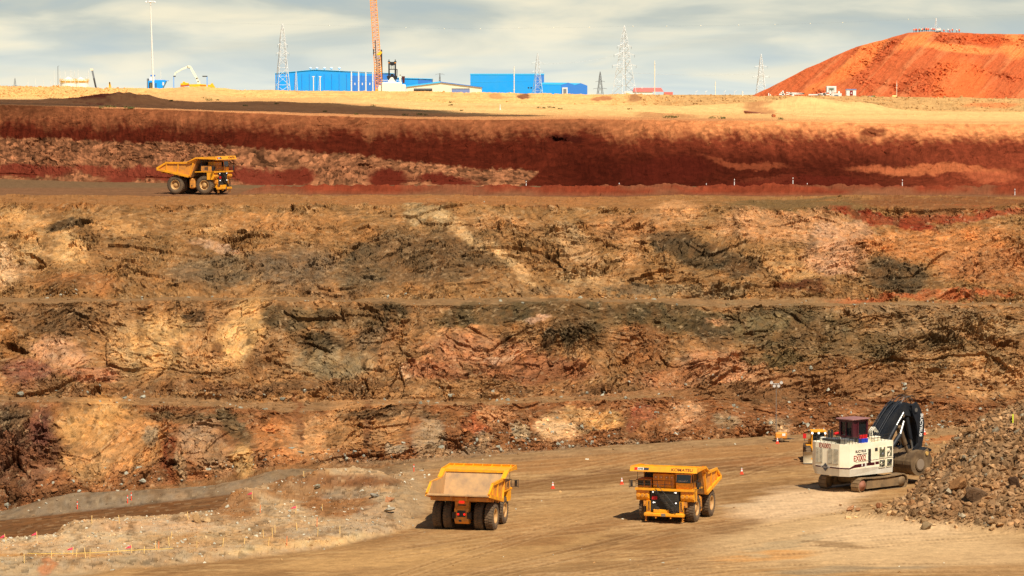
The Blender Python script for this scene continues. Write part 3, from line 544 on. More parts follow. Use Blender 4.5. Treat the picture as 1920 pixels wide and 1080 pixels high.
# ------------------------------------------------------------------ spoil mound on the plain
mpx = np.arange(1380, 2500, 1.6); mt = np.concatenate([np.linspace(0, 1, 130), 1 + np.linspace(.02, .6, 16)])
def mtop(px): return ip(px, (1380, 184), (1405, 181), (1440, 165), (1470, 150), (1510, 128), (1535, 118), (1560, 106), (1600, 89), (1640, 79), (1665, 72), (1700, 62), (1730, 60), (1790, 61), (1840, 63), (1920, 64), (2100, 70), (2300, 110), (2460, 182), (2500, 186))
MP = np.zeros((len(mt), len(mpx), 3)); prof = np.zeros(MP.shape[:2])
Yb = 1330 - 25 * np.sin((mpx - 1400) / 1000 * 3.1)
ztop = np.array([W(p, q, 1450).z for p, q in zip(mpx, mtop(mpx))]); zb = 51.0
for i, t_ in enumerate(mt):
    tf_ = min(t_, 1.0)
    ysl = (ztop - zb).clip(0) * 1.5 + 3
    Y_ = 1450 - ysl * (1 - tf_) + (max(t_ - 1, 0) * 60)
    MP[i, :, 1] = Y_; MP[i, :, 0] = (mpx - 960) / F * 1450 + 0 * Y_
    MP[i, :, 2] = zb + (ztop - zb) * tf_ - max(t_ - 1, 0) * np.minimum(18, (ztop - zb)) * .9
x_, b_ = MP[..., 0], MP[..., 2] * 1.8
H1, h1r, _ = facets(x_ / 5, b_ / 5, 301, 1.2); H2_, h2r, _ = facets(x_ / 1.6, b_ / 1.6, 311, 1.2)
gul = fbm(x_ * .16 - b_ * .10, b_ * .03, 5, 321, .6); gul2 = fbm(x_ * .03, b_ * .03, 3, 323)
env = (np.minimum(mt, 1) * 4).clip(0, 1)[:, None] * (1 - .75 * sst(mt, .93, 1)[:, None])
rk = sst(fbm(x_ * .04, b_ * .05, 3, 331), -.1, .3)
dm = env * (gul * 3.0 + gul2 * 3.0 + rk * (H1 * .8 + H2_ * .8) + fbm(x_ * .4, b_ * .4, 3, 333) * .5)
MP[..., 1] -= dm * .8; MP[..., 2] += dm * .35
MX, MY = proj(MP)
MC = np.zeros(MP.shape, np.float32); MC[:] = SR((206, 106, 62))
l1 = sst(gul, .0, .35)[..., None] * .7; MC = MC * (1 - l1) + SR((222, 134, 84)) * l1
l2 = sst(rk, .4, 1)[..., None] * .2; MC = MC * (1 - l2) + SR((180, 78, 44)) * l2
patchmix(MC, MX, MY, [(1800, 90, 90, 8, 4, (250, 152, 86), .9), (1900, 85, 30, 24, 40, (248, 150, 84), .9), (1720, 78, 40, 12, -25, (248, 146, 80), .8), (1620, 105, 16, 70, 50, (246, 140, 76), .8), (1550, 150, 10, 60, 56, (240, 134, 72), .8), (1850, 75, 60, 10, 6, (216, 100, 52), .7), (1800, 160, 60, 60, 0, (242, 126, 64), .5)], gul * 14, gul2 * 8, 1)
MC = (MC * KA * 1.04 * (1 + .4 * (h2r - .5) * rk + .1 * fbm(x_ * .5, b_ * .5, 3, 335))[..., None]).clip(.004, .85)
gridmesh('spoil_mound', MP, MC, M_RUB, label='great orange-red spoil mound on the skyline')
# ------------------------------------------------------------------ broken rock
def rockbase(n, seed):
    r = random.Random(seed); import bmesh
    bm = bmesh.new(); bmesh.ops.create_icosphere(bm, subdivisions=n, radius=1)
    pl = [(Vector((r.gauss(0, 1), r.gauss(0, 1), r.gauss(0, 1))).normalized(), r.uniform(.32, .72)) for _ in range(10)]
    for v in bm.verts:
        for nrm, dd in pl:
            k = v.co.dot(nrm) - dd
            if k > 0: v.co -= nrm * k
        v.co *= r.uniform(.94, 1.06)
    vs_ = np.array([v.co[:] for v in bm.verts]); fs = np.array([[v.index for v in f.verts] for f in bm.faces]); bm.free()
    return vs_, fs
RB1 = [rockbase(1, s) for s in range(8)]; RB2 = [rockbase(2, s + 50) for s in range(6)]
def rocks(name, pos, size, cols, m, kind='stuff', label=None, cat=None, group=None, bases=None, seed=0):
    g_ = np.random.default_rng(seed); bases = bases or RB1
    vv = []; ff = []; cc = []; o = 0
    for p, s, c in zip(pos, size, cols):
        bv, bf = bases[g_.integers(len(bases))]
        a, b, c3 = g_.uniform(0, 6.28, 3); sc = s * g_.uniform(.6, 1.25, 3) * np.array([1, 1, .75])
        ca_, sa_, cb, sb = math.cos(a), math.sin(a), math.cos(b), math.sin(b)
        M = np.array([[ca_, -sa_, 0], [sa_, ca_, 0], [0, 0, 1]]) @ np.array([[1, 0, 0], [0, cb, -sb], [0, sb, cb]])
        v = (bv * sc) @ M.T + p; vv.append(v); ff.append(bf + o); o += len(v)
        cc.append(np.broadcast_to(np.append(c, 1), (len(v), 4)))
    vv = np.concatenate(vv); ff = np.concatenate(ff)
    me = bpy.data.meshes.new(name); me.vertices.add(len(vv)); me.vertices.foreach_set('co', vv.astype(np.float32).ravel())
    q = ff.astype(np.int32).ravel(); me.loops.add(len(q)); me.loops.foreach_set('vertex_index', q); n = len(ff)
    me.polygons.add(n); me.polygons.foreach_set('loop_start', np.arange(0, 3 * n, 3, dtype=np.int32)); me.polygons.foreach_set('loop_total', np.full(n, 3, np.int32))
    me.polygons.foreach_set('use_smooth', np.zeros(n, bool))
    me.update(calc_edges=True); at = me.color_attributes.new('Col', 'FLOAT_COLOR', 'POINT'); at.data.foreach_set('color', np.concatenate(cc).astype(np.float32).ravel())
    me.materials.append(m); ob = bpy.data.objects.new(name, me); COL.objects.link(ob)
    tag(ob, label, cat, group, kind if kind else None); return ob
def sample(PXa, Pa, Ca, wgt, n, seed):
    g_ = np.random.default_rng(seed); w_ = wgt.ravel().astype(float); w_ /= w_.sum()
    i = g_.choice(len(w_), n, replace=False, p=w_)
    return Pa.reshape(-1, 3)[i], Ca.reshape(-1, 3)[i], g_
def power(g_, n, a, b, k=2.6):
    return a + (b - a) * g_.random(n) ** k
# rubble on the muck pile
vis = (FPX > -60) & (FPX < 2080)
p_, c_, g_ = sample(FPX, FP, FC, (pm * (1 + 2.5 * sst(FPX, 1780, 1880)) + .06 * (FPX > 1560)* (FPX < 1700) * (FY < 442) * (FY > 428)) * vis * (.15 + sst(fbm(FX * .1, FY * .1, 3, 401), -.3, .4)), 13000, 1)
s_ = power(g_, 13000, .08, .95, 6.0); tint = g_.uniform(.6, 1.6, (13000, 1)) * np.array([1, .98, .95]); k_ = (g_.random((13000, 1)) < .05)
c_ = np.where(k_, SR((176, 160, 132)) * KA * .8, c_) * tint
rocks('rubble', p_ + np.array([0, 0, .1]), s_, c_.clip(.01, .8), M_RUB, label='loose broken rock covering the muck pile', seed=1)
# talus at the bench toes and on the scree
tw = ((WSEG == 1) * (1 - sst(WT, .0, .32)) * 2 + (WSEG == 1) * sst(WPX, 740, 900) * .55 * (1 - sst(WT, .6, .95)) + (WSEG == 3) * (1 - sst(WT, 0, .13)) * 1.4 + (WSEG == 2) * .5 + (WSEG == 4) * .5 + (WSEG == 5) * (1 - sst(WT, 0, .1)) * 1.3 + (WSEG == 6) * .06) * ((WPX > -60) & (WPX < 2000))
p_, c_, g_ = sample(WPX, WALLP, WALLC, tw, 9000, 2)
s_ = power(g_, 9000, .10, .75, 5); tint = g_.uniform(.7, 1.45, (9000, 1)); k_ = g_.random((9000, 1)) < .14
c_ = np.where(k_, SR((190, 184, 160)) * KA * .8, c_) * tint
rocks('scree', p_, s_, c_.clip(.01, .8), M_RUB, label='scattered fallen stones on the benches and the slope foot', seed=2)
# stones on the pale shelf and spoil at left
sw = (lf * (.3 + sst(fbm(FX * .3, FY * .4, 3, 411), -.1, .3)) + np.exp(-((FY - yc_crest(FPX)) / 5) ** 2) * (1 - sst(FPX, 760, 830)) * 1.5 + gm[..., 0] * .35 + .014) * vis
p_, c_, g_ = sample(FPX, FP, FC, sw, 7000, 3)
s_ = power(g_, 7000, .05, .42, 5); tint = g_.uniform(.8, 1.5, (7000, 1)); k_ = g_.random((7000, 1)) < .25
c_ = np.where(k_, SR((214, 204, 176)) * KA * .9, c_) * tint
rocks('gravel', p_, s_, c_.clip(.01, .8), M_RUB, label='pale stones and gravel strewn over the floor of the pit', seed=3)
# stones of the far embankment
ew = ((WSEG == 10) * (sst(WPX, 1080, 1300) * .6 + (1 - sst(WPX, 180, 290)) * 1.6 + .05)) * ((WPX > -40) & (WPX < 1960))
p_, c_, g_ = sample(WPX, WALLP, WALLC, ew, 3500, 4)
s_ = power(g_, 3500, .15, .75, 3); c_ = c_ * g_.uniform(.75, 1.25, (3500, 1))
rocks('stones', p_, s_, c_.clip(.01, .85), M_RUB, label='boulders and pebbles armouring the skyline embankment', seed=4)
mk = rk * (MX > 1400) * (MX < 1960) * (mt < .97)[:, None]
p_, c_, g_ = sample(MX, MP, MC, mk, 1800, 5)
s_ = power(g_, 1800, .2, 1.1, 4); c_ = c_ * g_.uniform(.8, 1.3, (1800, 1))
rocks('clods', p_, s_, c_.clip(.01, .85), M_RUB, label='red clods strewn down the spoil mound', seed=5)
# single boulders one can point at
for k, (bx_, by_, s, col, lab) in enumerate([
    (1839, 934, 1.9, (128, 100, 74), 'largest flat-topped brown boulder on the muck pile'), (1803, 918, 1.7, (168, 120, 76), 'tan slab-sided boulder left of the largest boulder'), (1906, 912, 1.5, (96, 72, 54), 'dark boulder near the right edge of the muck pile'),
    (1600, 957, .95, (214, 156, 108), 'pinkish boulder leading the small row in front of the shovel'), (1614, 958, .8, (204, 148, 100), 'pinkish boulder second in the row in front of the shovel'), (1652, 955, 1.1, (206, 142, 96), 'orange boulder at the right end of the row in front of the shovel'),
    (1797, 952, 1.2, (176, 132, 90), 'brown boulder just left of the largest boulder foot'), (1743, 992, 1.1, (150, 124, 90), 'grey-brown boulder at the lower edge of the muck pile'), (1716, 948, .9, (182, 130, 84), 'orange-brown boulder on the low left shoulder of the muck pile'),
    (727, 942, 1.1, (200, 140, 96), 'orange boulder in the pale spoil left of the rear-facing truck'), (727, 960, .95, (190, 176, 150), 'grey boulder just below the orange one in the pale spoil'), (700, 934, .95, (176, 166, 146), 'grey slab on the dirt shelf left of the rear-facing truck'),
    (368, 980, 1.0, (196, 154, 104), 'tan boulder at the end of the spoil bund beside the ramp'), (384, 978, .9, (206, 166, 116), 'pale boulder beside the tan one at the bund end'), (592, 917, .75, (190, 180, 150), 'pale stone on the brown dirt heap')]):
    p0 = onfloor(bx_, by_); rng_ = np.random.default_rng(900 + k)
    rocks('boulder', [np.array([0, 0, s * .3])], [s], [SR(col) * KA * .95], M_RUB, kind=None, label=lab, cat='boulder', group='boulders on the pit floor', bases=RB2, seed=900 + k).location = p0
# ================================================================== MESH BUILDER
class MB:
    def __init__(s): s.v = []; s.f = []; s.m = []; s.mats = []; s.sm = []
    def mi(s, m):
        if m not in s.mats: s.mats.append(m)
        return s.mats.index(m)
    def add(s, vs_, fs, m, M=None, smooth=False):
        o = len(s.v); k = s.mi(m)
        for v in vs_:
            v = Vector(v)
            s.v.append(tuple(M @ v) if M else tuple(v))
        for f in fs: s.f.append([i + o for i in f]); s.m.append(k); s.sm.append(smooth)
        return s
    def box(s, x0, x1, y0, y1, z0, z1, m, M=None, bev=0):
        x0, x1 = min(x0, x1), max(x0, x1); y0, y1 = min(y0, y1), max(y0, y1); z0, z1 = min(z0, z1), max(z0, z1)
        if not bev:
            v = [(x0, y0, z0), (x1, y0, z0), (x1, y1, z0), (x0, y1, z0), (x0, y0, z1), (x1, y0, z1), (x1, y1, z1), (x0, y1, z1)]
            f = [(0, 3, 2, 1), (4, 5, 6, 7), (0, 1, 5, 4), (1, 2, 6, 5), (2, 3, 7, 6), (3, 0, 4, 7)]
            return s.add(v, f, m, M)
        b = min(bev, (x1 - x0) / 2.2, (y1 - y0) / 2.2, (z1 - z0) / 2.2)
        p = [(x0 + b, y0), (x1 - b, y0), (x1, y0 + b), (x1, y1 - b), (x1 - b, y1), (x0 + b, y1), (x0, y1 - b), (x0, y0 + b)]
        cx, cy = (x0 + x1) / 2, (y0 + y1) / 2
        q = [(cx + (x - cx) * (1 - 2 * b / (x1 - x0)), cy + (y - cy) * (1 - 2 * b / (y1 - y0))) for x, y in p]
        v = [(x, y, z0) for x, y in q] + [(x, y, z0 + b) for x, y in p] + [(x, y, z1 - b) for x, y in p] + [(x, y, z1) for x, y in q]
        f = [tuple(range(7, -1, -1)), tuple(range(24, 32))]
        for r in range(3):
            for i in range(8): j = (i + 1) % 8; f.append((r * 8 + i, r * 8 + j, r * 8 + 8 + j, r * 8 + 8 + i))
        return s.add(v, f, m, M)
    def prism(s, pts, y0, y1, m, M=None, axis='y'):
        """polygon in xz pulled along y (or in xy pulled along z, yz along x)"""
        n = len(pts)
        g = {'y': lambda a, b, t: (a, t, b), 'z': lambda a, b, t: (a, b, t), 'x': lambda a, b, t: (t, a, b)}[axis]
        v = [g(a, b, y0) for a, b in pts] + [g(a, b, y1) for a, b in pts]
        f = [tuple(range(n)), tuple(range(2 * n - 1, n - 1, -1))] + [(i, i + n, (i + 1) % n + n, (i + 1) % n) for i in range(n)]
        return s.add(v, f, m, M)
    def tube(s, a, b, r, m, r2=None, n=8, M=None, cap=True, smooth=True):
        a = Vector(a); b = Vector(b); r2 = r if r2 is None else r2
        d = (b - a)
        if d.length < 1e-6: return s
        q = d.to_track_quat('Z', 'Y').to_matrix(); v = []
        for p, rr in ((a, r), (b, r2)):
            for i in range(n):
                t = 2 * math.pi * (i + .5) / n; v.append(p + q @ Vector((rr * math.cos(t), rr * math.sin(t), 0)))
        f = [(i, (i + 1) % n, n + (i + 1) % n, n + i) for i in range(n)]
        s.add(v, f, m, M, smooth)
        if cap: s.add(v, [tuple(range(n - 1, -1, -1)), tuple(range(n, 2 * n))], m, M)
        return s
    def path(s, pts, r, m, n=6, M=None):
        for a, b in zip(pts, pts[1:]): s.tube(a, b, r, m, n=n, M=M)
        return s
    def bar(s, a, b, w, h, m, M=None):
        """rectangular bar, w across horizontally, h in its vertical plane"""
        a = Vector(a); b = Vector(b); d = (b - a).normalized(); up = Vector((0, 0, 1))
        if abs(d.z) > .95: up = Vector((1, 0, 0))
        sd = d.cross(up).normalized(); u = sd.cross(d).normalized(); v = []
        for p in (a, b):
            for i, j in ((-1, -1), (1, -1), (1, 1), (-1, 1)): v.append(p + sd * (i * w / 2) + u * (j * h / 2))
        f = [(3, 2, 1, 0), (4, 5, 6, 7)] + [(i, (i + 1) % 4, 4 + (i + 1) % 4, 4 + i) for i in range(4)]
        return s.add(v, f, m, M)
    def lathe(s, prof, m, axis='y', n=28, M=None, c=(0, 0, 0)):
        """profile (r, t): t along the axis"""
        v = []; c = Vector(c)
        for r, t in prof:
            for i in range(n):
                a = 2 * math.pi * i / n; p = (r * math.cos(a), t, r * math.sin(a)) if axis == 'y' else ((r * math.cos(a), r * math.sin(a), t) if axis == 'z' else (t, r * math.cos(a), r * math.sin(a)))
                v.append(c + Vector(p))
        f = []
        for k in range(len(prof) - 1):
            for i in range(n): j = (i + 1) % n; f.append((k * n + i, k * n + j, k * n + n + j, k * n + n + i))
        return s.add(v, f, m, M, True)
    def build(s, name, parent=None, loc=None, label=None):
        me = bpy.data.meshes.new(name); me.from_pydata(s.v, [], s.f)
        for m in s.mats: me.materials.append(m)
        me.polygons.foreach_set('material_index', s.m); me.polygons.foreach_set('use_smooth', s.sm)
        me.update()
        import bmesh
        bm = bmesh.new(); bm.from_mesh(me); bmesh.ops.recalc_face_normals(bm, faces=bm.faces[:]); bm.to_mesh(me); bm.free()
        o = bpy.data.objects.new(name, me); COL.objects.link(o)
        if parent: o.parent = parent
        if loc is not None: o.location = loc
        if label: o['label'] = label
        return o
def thing(name, label, cat, loc=(0, 0, 0), rz=0, group=None):
    o = bpy.data.objects.new(name, None); COL.objects.link(o); o.empty_display_size = .5
    o.location = loc; o.rotation_euler = (0, 0, rz); return tag(o, label, cat, group)
def copytree(o, parent=None):
    c = o.copy(); COL.objects.link(c); c.parent = parent
    for ch in [k for k in o.children]: copytree(ch, c)
    return c
def text(name, s, size, m, parent, M, ext=.012, bold=0, sx=1.0):
    cu = bpy.data.curves.new(name, 'FONT'); cu.body = s; cu.size = size; cu.extrude = ext; cu.align_x = 'CENTER'; cu.align_y = 'CENTER'; cu.offset = bold
    cu.materials.append(m)
    tmp = bpy.data.objects.new('tmp', cu); COL.objects.link(tmp); me = bpy.data.meshes.new_from_object(tmp, depsgraph=bpy.context.evaluated_depsgraph_get()); bpy.data.objects.remove(tmp)
    me.transform(M @ Matrix.Diagonal((sx, 1, 1, 1))); me.name = name
    if not me.materials: me.materials.append(m)
    o = bpy.data.objects.new(name, me); COL.objects.link(o); o.parent = parent; return o
def frame(p, xdir, up):
    """matrix whose x runs along xdir, y along up (text plane)"""
    x = Vector(xdir).normalized(); u = Vector(up); y = (u - x * u.dot(x)).normalized(); z = x.cross(y)
    M = Matrix((x, y, z)).transposed().to_4x4(); M.translation = Vector(p); return M
YEL = mat('yellow_paint', (248, 166, 16), .5, dirt=(176, 116, 52), dscale=1.1, damt=.55, bump=.1)
YEL2 = mat('dusty_yellow_paint', (226, 146, 46), .6, dirt=(160, 112, 64), dscale=.9, damt=.8, bump=.15)
BEDIN = mat('worn_bed_steel', (192, 150, 98), .6, dirt=(150, 120, 88), dscale=.6, damt=.9)
RUBR = mat('dusty_rubber', (84, 68, 50), .9, dirt=(126, 100, 70), dscale=.7, damt=.8, bump=.3)
RIM = mat('dusty_rim', (206, 160, 96), .65, dirt=(160, 116, 70), dscale=1.2, damt=.8)
BLK = mat('black_steel', (34, 33, 32), .55, dirt=(84, 70, 52), dscale=.8, damt=.6)
GRL = mat('radiator_grille', (46, 42, 32), .7, dirt=(72, 60, 42), dscale=1, damt=.8)
GLS = mat('dark_glass', (24, 30, 32), .12, spec=.8)
WHT = mat('white_paint', (232, 230, 220), .5)
REDM = mat('red_plate', (206, 24, 24), .5)
REDL = mat('red_lamp', (240, 30, 20), .3, emit=1.2)
LMP = mat('headlamp_glass', (255, 250, 240), .2, emit=1.0)
SIL = mat('bare_steel', (170, 168, 160), .35, metal=.8)
DKC = mat('grimy_chassis', (62, 48, 32), .8, dirt=(40, 33, 26), dscale=.8, damt=.7)
# ================================================================== HAUL TRUCK
def tyre(r=1.86, w=1.12):
    mb = MB(); h = w / 2
    mb.lathe([(1.0, -h * .92), (1.25, -h), (r * .86, -h), (r * .955, -h * .8), (r * .965, 0), (r * .955, h * .8), (r * .86, h), (1.25, h), (1.0, h * .92), (.95, 0), (1.0, -h * .92)], RUBR, n=44)
    for i in range(30):
        for sd in (-1, 1):
            a = 2 * math.pi * (i + (.5 if sd > 0 else 0)) / 30
            M = Matrix.Rotation(-a, 4, 'Y')
            x0, x1 = r * .935, r
            v = [(x0, sd * .02, -.10), (x0, sd * h * 1.0, -.16), (x0, sd * h * 1.0, .04), (x0, sd * .02, .10),
                 (x1, sd * .04, -.09), (x1 * .975, sd * h * .93, -.14), (x1 * .975, sd * h * .93, .03), (x1, sd * .04, .09)]
            f = [(0, 1, 2, 3), (7, 6, 5, 4), (0, 4, 5, 1), (1, 5, 6, 2), (2, 6, 7, 3), (3, 7, 4, 0)]
            mb.add(v, f, RUBR, M)
    return mb
def rim(deep):
    """deep<0: dished in (rear), >0 hub stands out"""
    mb = MB()
    mb.lathe([(1.02, .50), (.98, .54), (.90, .50), (.86, .30), (.80, .12), (.50, .10), (.46, .16), (.46, .30 + deep), (.40, .36 + deep), (.0, .36 + deep)], RIM, n=32)
    mb.lathe([(1.02, -.5), (.9, -.45), (.8, -.1), (0, -.1)], DKC, n=24)
    for i in range(12):
        a = 2 * math.pi * i / 12; x, z = .66 * math.cos(a), .66 * math.sin(a); mb.tube((x, .1, z), (x, .17, z), .045, BLK, n=6)
    return mb
def make_truck():
    t = thing('haul_truck', None, 'haul truck')
    # ---- chassis
    m = MB()
    for s in (-1, 1):
        m.prism([(-5.4, 1.7), (-5.4, 2.5), (-1, 2.6), (3.0, 2.5), (5.9, 2.1), (5.9, 1.25), (2.0, 1.4), (-1.5, 1.35), (-3.6, 1.3)], s * .75, s * 1.25, DKC)
    m.box(-3.0, -2.2, -1.2, 1.2, 1.5, 2.3, DKC); m.box(2.6, 3.4, -1.7, 1.7, 1.3, 2.2, DKC); m.box(.2, 2.0, -1.1, 1.1, 1.2, 2.6, BLK)
    m.lathe([(0, -2.6), (.62, -2.6), (.8, -1.0), (.95, 0), (.8, 1.0), (.62, 2.6), (0, 2.6)], DKC, n=20, c=(-3.15, 0, 1.86))
    m.tube((3.15, -2.7, 1.86), (3.15, 2.7, 1.86), .4, DKC, n=12)
    for s in (-1, 1):
        m.tube((3.0, s * 2.0, 2.0), (2.6, s * 1.7, 4.2), .24, BLK, n=10); m.tube((.3, s * 1.55, 2.0), (-.6, s * 1.7, 4.0), .26, BLK, n=10)
    m.build('chassis', t)
    # rear axle box with lamps
    m = MB()
    m.prism([(-4.9, .95), (-5.25, 1.3), (-5.3, 2.9), (-5.0, 3.3), (-4.9, 4.6), (-4.3, 4.6), (-3.9, .95)], -.95, .95, YEL2)
    m.box(-5.34, -5.31, -.55, .55, 1.9, 2.75, BLK); m.box(-5.33, -5.29, -.95, -.72, 1.4, 3.0, YEL2); m.box(-5.33, -5.29, .72, .95, 1.4, 3.0, YEL2)
    m.box(-5.08, -5.04, -.55, .55, 3.35, 3.5, BLK); m.box(-5.32, -5.28, .0, .35, 1.25, 1.5, BLK)
    ab = m.build('rear_axle_box', t)
    for (y, z, w, h, x) in ((0.05, 3.95, .34, .26, -5.02), (-.42, 2.25, .12, .12, -5.36), (.42, 2.25, .12, .12, -5.36)):
        MB().box(x - .05, x + .02, y - w, y + w, z - h, z + h, REDL).build('tail_light', ab)
    # tanks
    m = MB()
    m.box(-.5, 1.0, 1.9, 3.5, 1.0, 3.2, YEL2, bev=.2)
    m.tube((.3, 3.5, 1.6), (.3, 3.56, 1.6), .16, BLK, n=10); m.build('fuel_tank', t)
    m = MB(); m.box(-.4, .9, -3.4, -2.0, 1.1, 3.2, YEL2, bev=.25); m.tube((.25, -3.4, 1.7), (.25, -3.46, 1.7), .14, BLK, n=10); m.build('hydraulic_tank', t)
    # ---- wheels
    tm, fr, rr = tyre(), rim(.12), rim(-.12)
    def wheel(x, y, s, r_, n):
        w_ = bpy.data.objects.new('wheel', None); COL.objects.link(w_); w_.parent = t; w_.location = (x, y, 1.86)
        w_.rotation_euler = (0, random.uniform(0, 1), 0 if s > 0 else math.pi)
        a = n[0].copy(); COL.objects.link(a); a.parent = w_; b = n[1].copy(); COL.objects.link(b); b.parent = w_
    a0 = tm.build('tyre'); f0 = fr.build('rim'); r0 = rr.build('rim')
    for s in (-1, 1):
        wheel(3.15, s * 3.25, s, fr, (a0, f0)); wheel(-3.15, s * 3.55, s, rr, (a0, r0)); wheel(-3.15, s * 2.1, s, rr, (a0, r0))
    for o in (a0, f0, r0): bpy.data.objects.remove(o)
    # ---- bed
    T = (-7.3, 5.0); A = (-5.2, 6.45); Bp = (.2, 6.45); Cc = (1.65, 7.15); Fl = (-.1, 3.35); Fw = (1.5, 6.75)
    W2 = 4.1
    m = MB()
    m.prism([T, (-3.2, 3.95), Fl, (.35, 3.5), (1.9, 7.1), (1.72, 7.1), (.15, 3.72), (-.1, 3.6), (-7.25, 5.13)], -W2 + .12, W2 - .12, BEDIN)
    bed = m.build('bed', t)
    for s in (-1, 1):
        m = MB(); y0, y1 = s * (W2 - .12), s * W2
        m.prism([T, A, Bp, Cc, (1.9, 7.15), (.35, 3.45), Fl, (-3.2, 3.95)], y0, y1, YEL2)
        m.prism([(T[0] + .1, T[1] + .03), (A[0], A[1] - .12), (Bp[0], Bp[1] - .12), (Cc[0] - .1, Cc[1] - .15), (.2, 3.6), (-3.2, 4.05)], s * (W2 - .16), s * (W2 - .123), BEDIN)
        def rail(p, q, h, yy=.22):
            p = Vector((p[0], s * (W2 + yy / 2 + .003), p[1])); q = Vector((q[0], s * (W2 + yy / 2 + .003), q[1])); m.bar(p, q, yy, h, YEL)
        rail((A[0] - .05, A[1] - .17), (Bp[0], Bp[1] - .17), .34); rail((T[0] + .1, T[1] + .1), (A[0] + .1, A[1] - .22), .34, .2); rail((Bp[0] - .05, Bp[1] - .2), (Cc[0], Cc[1] - .2), .36, .2)
        rail((T[0] + .2, T[1] - .04), (Fl[0] + .1, Fl[1] + .22), .42, .3)
        rail((.15, 3.6), (1.0, 6.3), .26, .2); rail((-2.6, 4.25), (-2.35, 6.2), .2, .16); rail((-5.1, 4.9), (-4.95, 6.2), .2, .16)
        m.build('bed_side', bed)
    m = MB()
    for x in (-6.2, -4.9, -3.6, -2.3, -1.0): z = 3.75 + (-.1 - x) * .155; m.box(x - .15, x + .15, -W2 + .2, W2 - .2, z - .55, z - .12, YEL2)
    for s in (-1, 1): m.bar((-6.8, s * 1.0, 4.55), (-.2, s * 1.0, 3.3), .35, .6, YEL2)
    m.bar((T[0] + .02, -W2 - .12, T[1] - .06), (T[0] + .02, W2 + .12, T[1] - .06), .16, .14, BEDIN)
    m.build('bed_frame', bed)
    # canopy
    m = MB(); CW = 4.55
    m.prism([(1.5, 7.0), (6.1, 7.22), (6.1, 7.34), (1.5, 7.14)], -CW, CW, YEL)
    for s in (-1, 1):
        m.prism([(1.3, 6.95), (1.7, 7.12), (6.3, 7.0), (6.0, 7.62), (1.7, 7.42)], s * CW, s * (CW + .1), YEL)
        m.prism([(-.2, 6.44), (1.5, 7.0), (1.7, 7.4), (-.2, 6.5)], s * (W2 - .05), s * (CW + .08), YEL)
    # front fascia: leaning plate
    m.add([(6.32, -CW - .1, 6.92), (6.32, CW + .1, 6.92), (6.02, CW + .1, 7.62), (6.02, -CW - .1, 7.62), (6.2, -CW - .1, 6.92), (6.2, CW + .1, 6.92), (5.92, CW + .1, 7.6), (5.92, -CW - .1, 7.6)],
          [(0, 1, 2, 3), (7, 6, 5, 4), (0, 4, 5, 1), (1, 5, 6, 2), (2, 6, 7, 3), (3, 7, 4, 0)], YEL)
    for i in range(7): y = -3.9 + i * 1.3; m.prism([(5.1, 7.28), (6.0, 7.28), (5.95, 7.58)], y - .06, y + .06, YEL)
    m.box(1.55, 1.78, -CW, CW, 7.1, 7.3, YEL)
    for s in (-1, 1): m.box(1.9, 5.9, s * 2.4 - .1, s * 2.4 + .1, 6.86, 7.1, YEL2)
    can = m.build('canopy', bed)
    up = Vector((-.3, 0, .7))
    text('lettering', 'KOMATSU', .56, mat('maroon_letters', (96, 22, 22), .5), bed, frame((6.19, 2.55, 7.27), (0, 1, 0), up), bold=.004, sx=1.15)
    m = MB(); MF = frame((6.185, -3.05, 7.27), (0, 1, 0), up)
    m.box(-.98, -.55, -.17, .17, 0, .02, REDM, MF); m.box(-.53, .30, -.17, .17, 0, .02, WHT, MF); m.box(.32, 1.0, -.17, .17, 0, .02, mat('badge_dark', (52, 50, 56)), MF)
    bd = m.build('model_badge', bed)
    text('lettering', '830E', .33, BLK, bed, frame((6.215, -3.16, 7.27), (0, 1, 0), up), bold=.012, ext=.01)
    # ---- deck
    m = MB()
    m.box(2.0, 5.55, -4.05, 4.05, 4.42, 4.6, YEL); m.box(5.5, 5.75, -4.1, 4.1, 4.35, 4.66, YEL)
    for s in (-1, 1): m.box(1.2, 2.0, s * 2.2, s * 4.0, 4.4, 4.55, YEL)
    dk = m.build('deck', t)
    m = MB(); ys_ = [-4.0, -3.0, -2.0, -1.0, 0, 1.0]
    for y in ys_: m.tube((5.6, y, 4.66), (5.6, y, 5.7), .035, BLK, n=5)
    m.tube((5.6, -4, 5.7), (5.6, 1.0, 5.7), .035, BLK, n=5); m.tube((5.6, -4, 5.2), (5.6, 1.0, 5.2), .03, BLK, n=5)
    m.path([(5.6, -4.0, 5.7), (4.0, -4.0, 5.7), (2.6, -4.0, 5.7), (2.6, -4.0, 4.6)], .035, BLK); m.tube((4, -4, 4.6), (4, -4, 5.7), .035, BLK, n=5); m.build('handrail', dk)
    m = MB(); m.path([(5.6, 4.0, 4.66), (5.6, 4.0, 5.7), (4.0, 4.0, 5.7), (2.6, 4.0, 5.7), (2.6, 4.0, 4.6)], .035, BLK); m.tube((4, 4, 4.6), (4, 4, 5.7), .035, BLK, n=5); m.build('handrail', dk)
    # cab on the left
    m = MB()
    m.box(2.9, 5.1, 1.35, 3.55, 4.62, 5.45, YEL, bev=.08); m.prism([(2.9, 5.45), (5.1, 5.45), (4.95, 6.55), (2.9, 6.55)], 1.4, 3.5, GLS)
    m.box(2.8, 5.15, 1.3, 3.6, 6.55, 6.68, YEL)
    for x, y in ((2.9, 1.4), (2.9, 3.5), (5.05, 1.4), (5.05, 3.5), (4.0, 3.5)): m.bar((x, y, 5.45), (x - (.12 if x > 5 else 0), y, 6.55), .12, .12, YEL2)
    cab = m.build('cab', t)
    rr_ = random.Random(4); MF = frame((5.075, 2.35, 5.68), (0, 1, 0), (-.13, 0, 1)); m = MB()
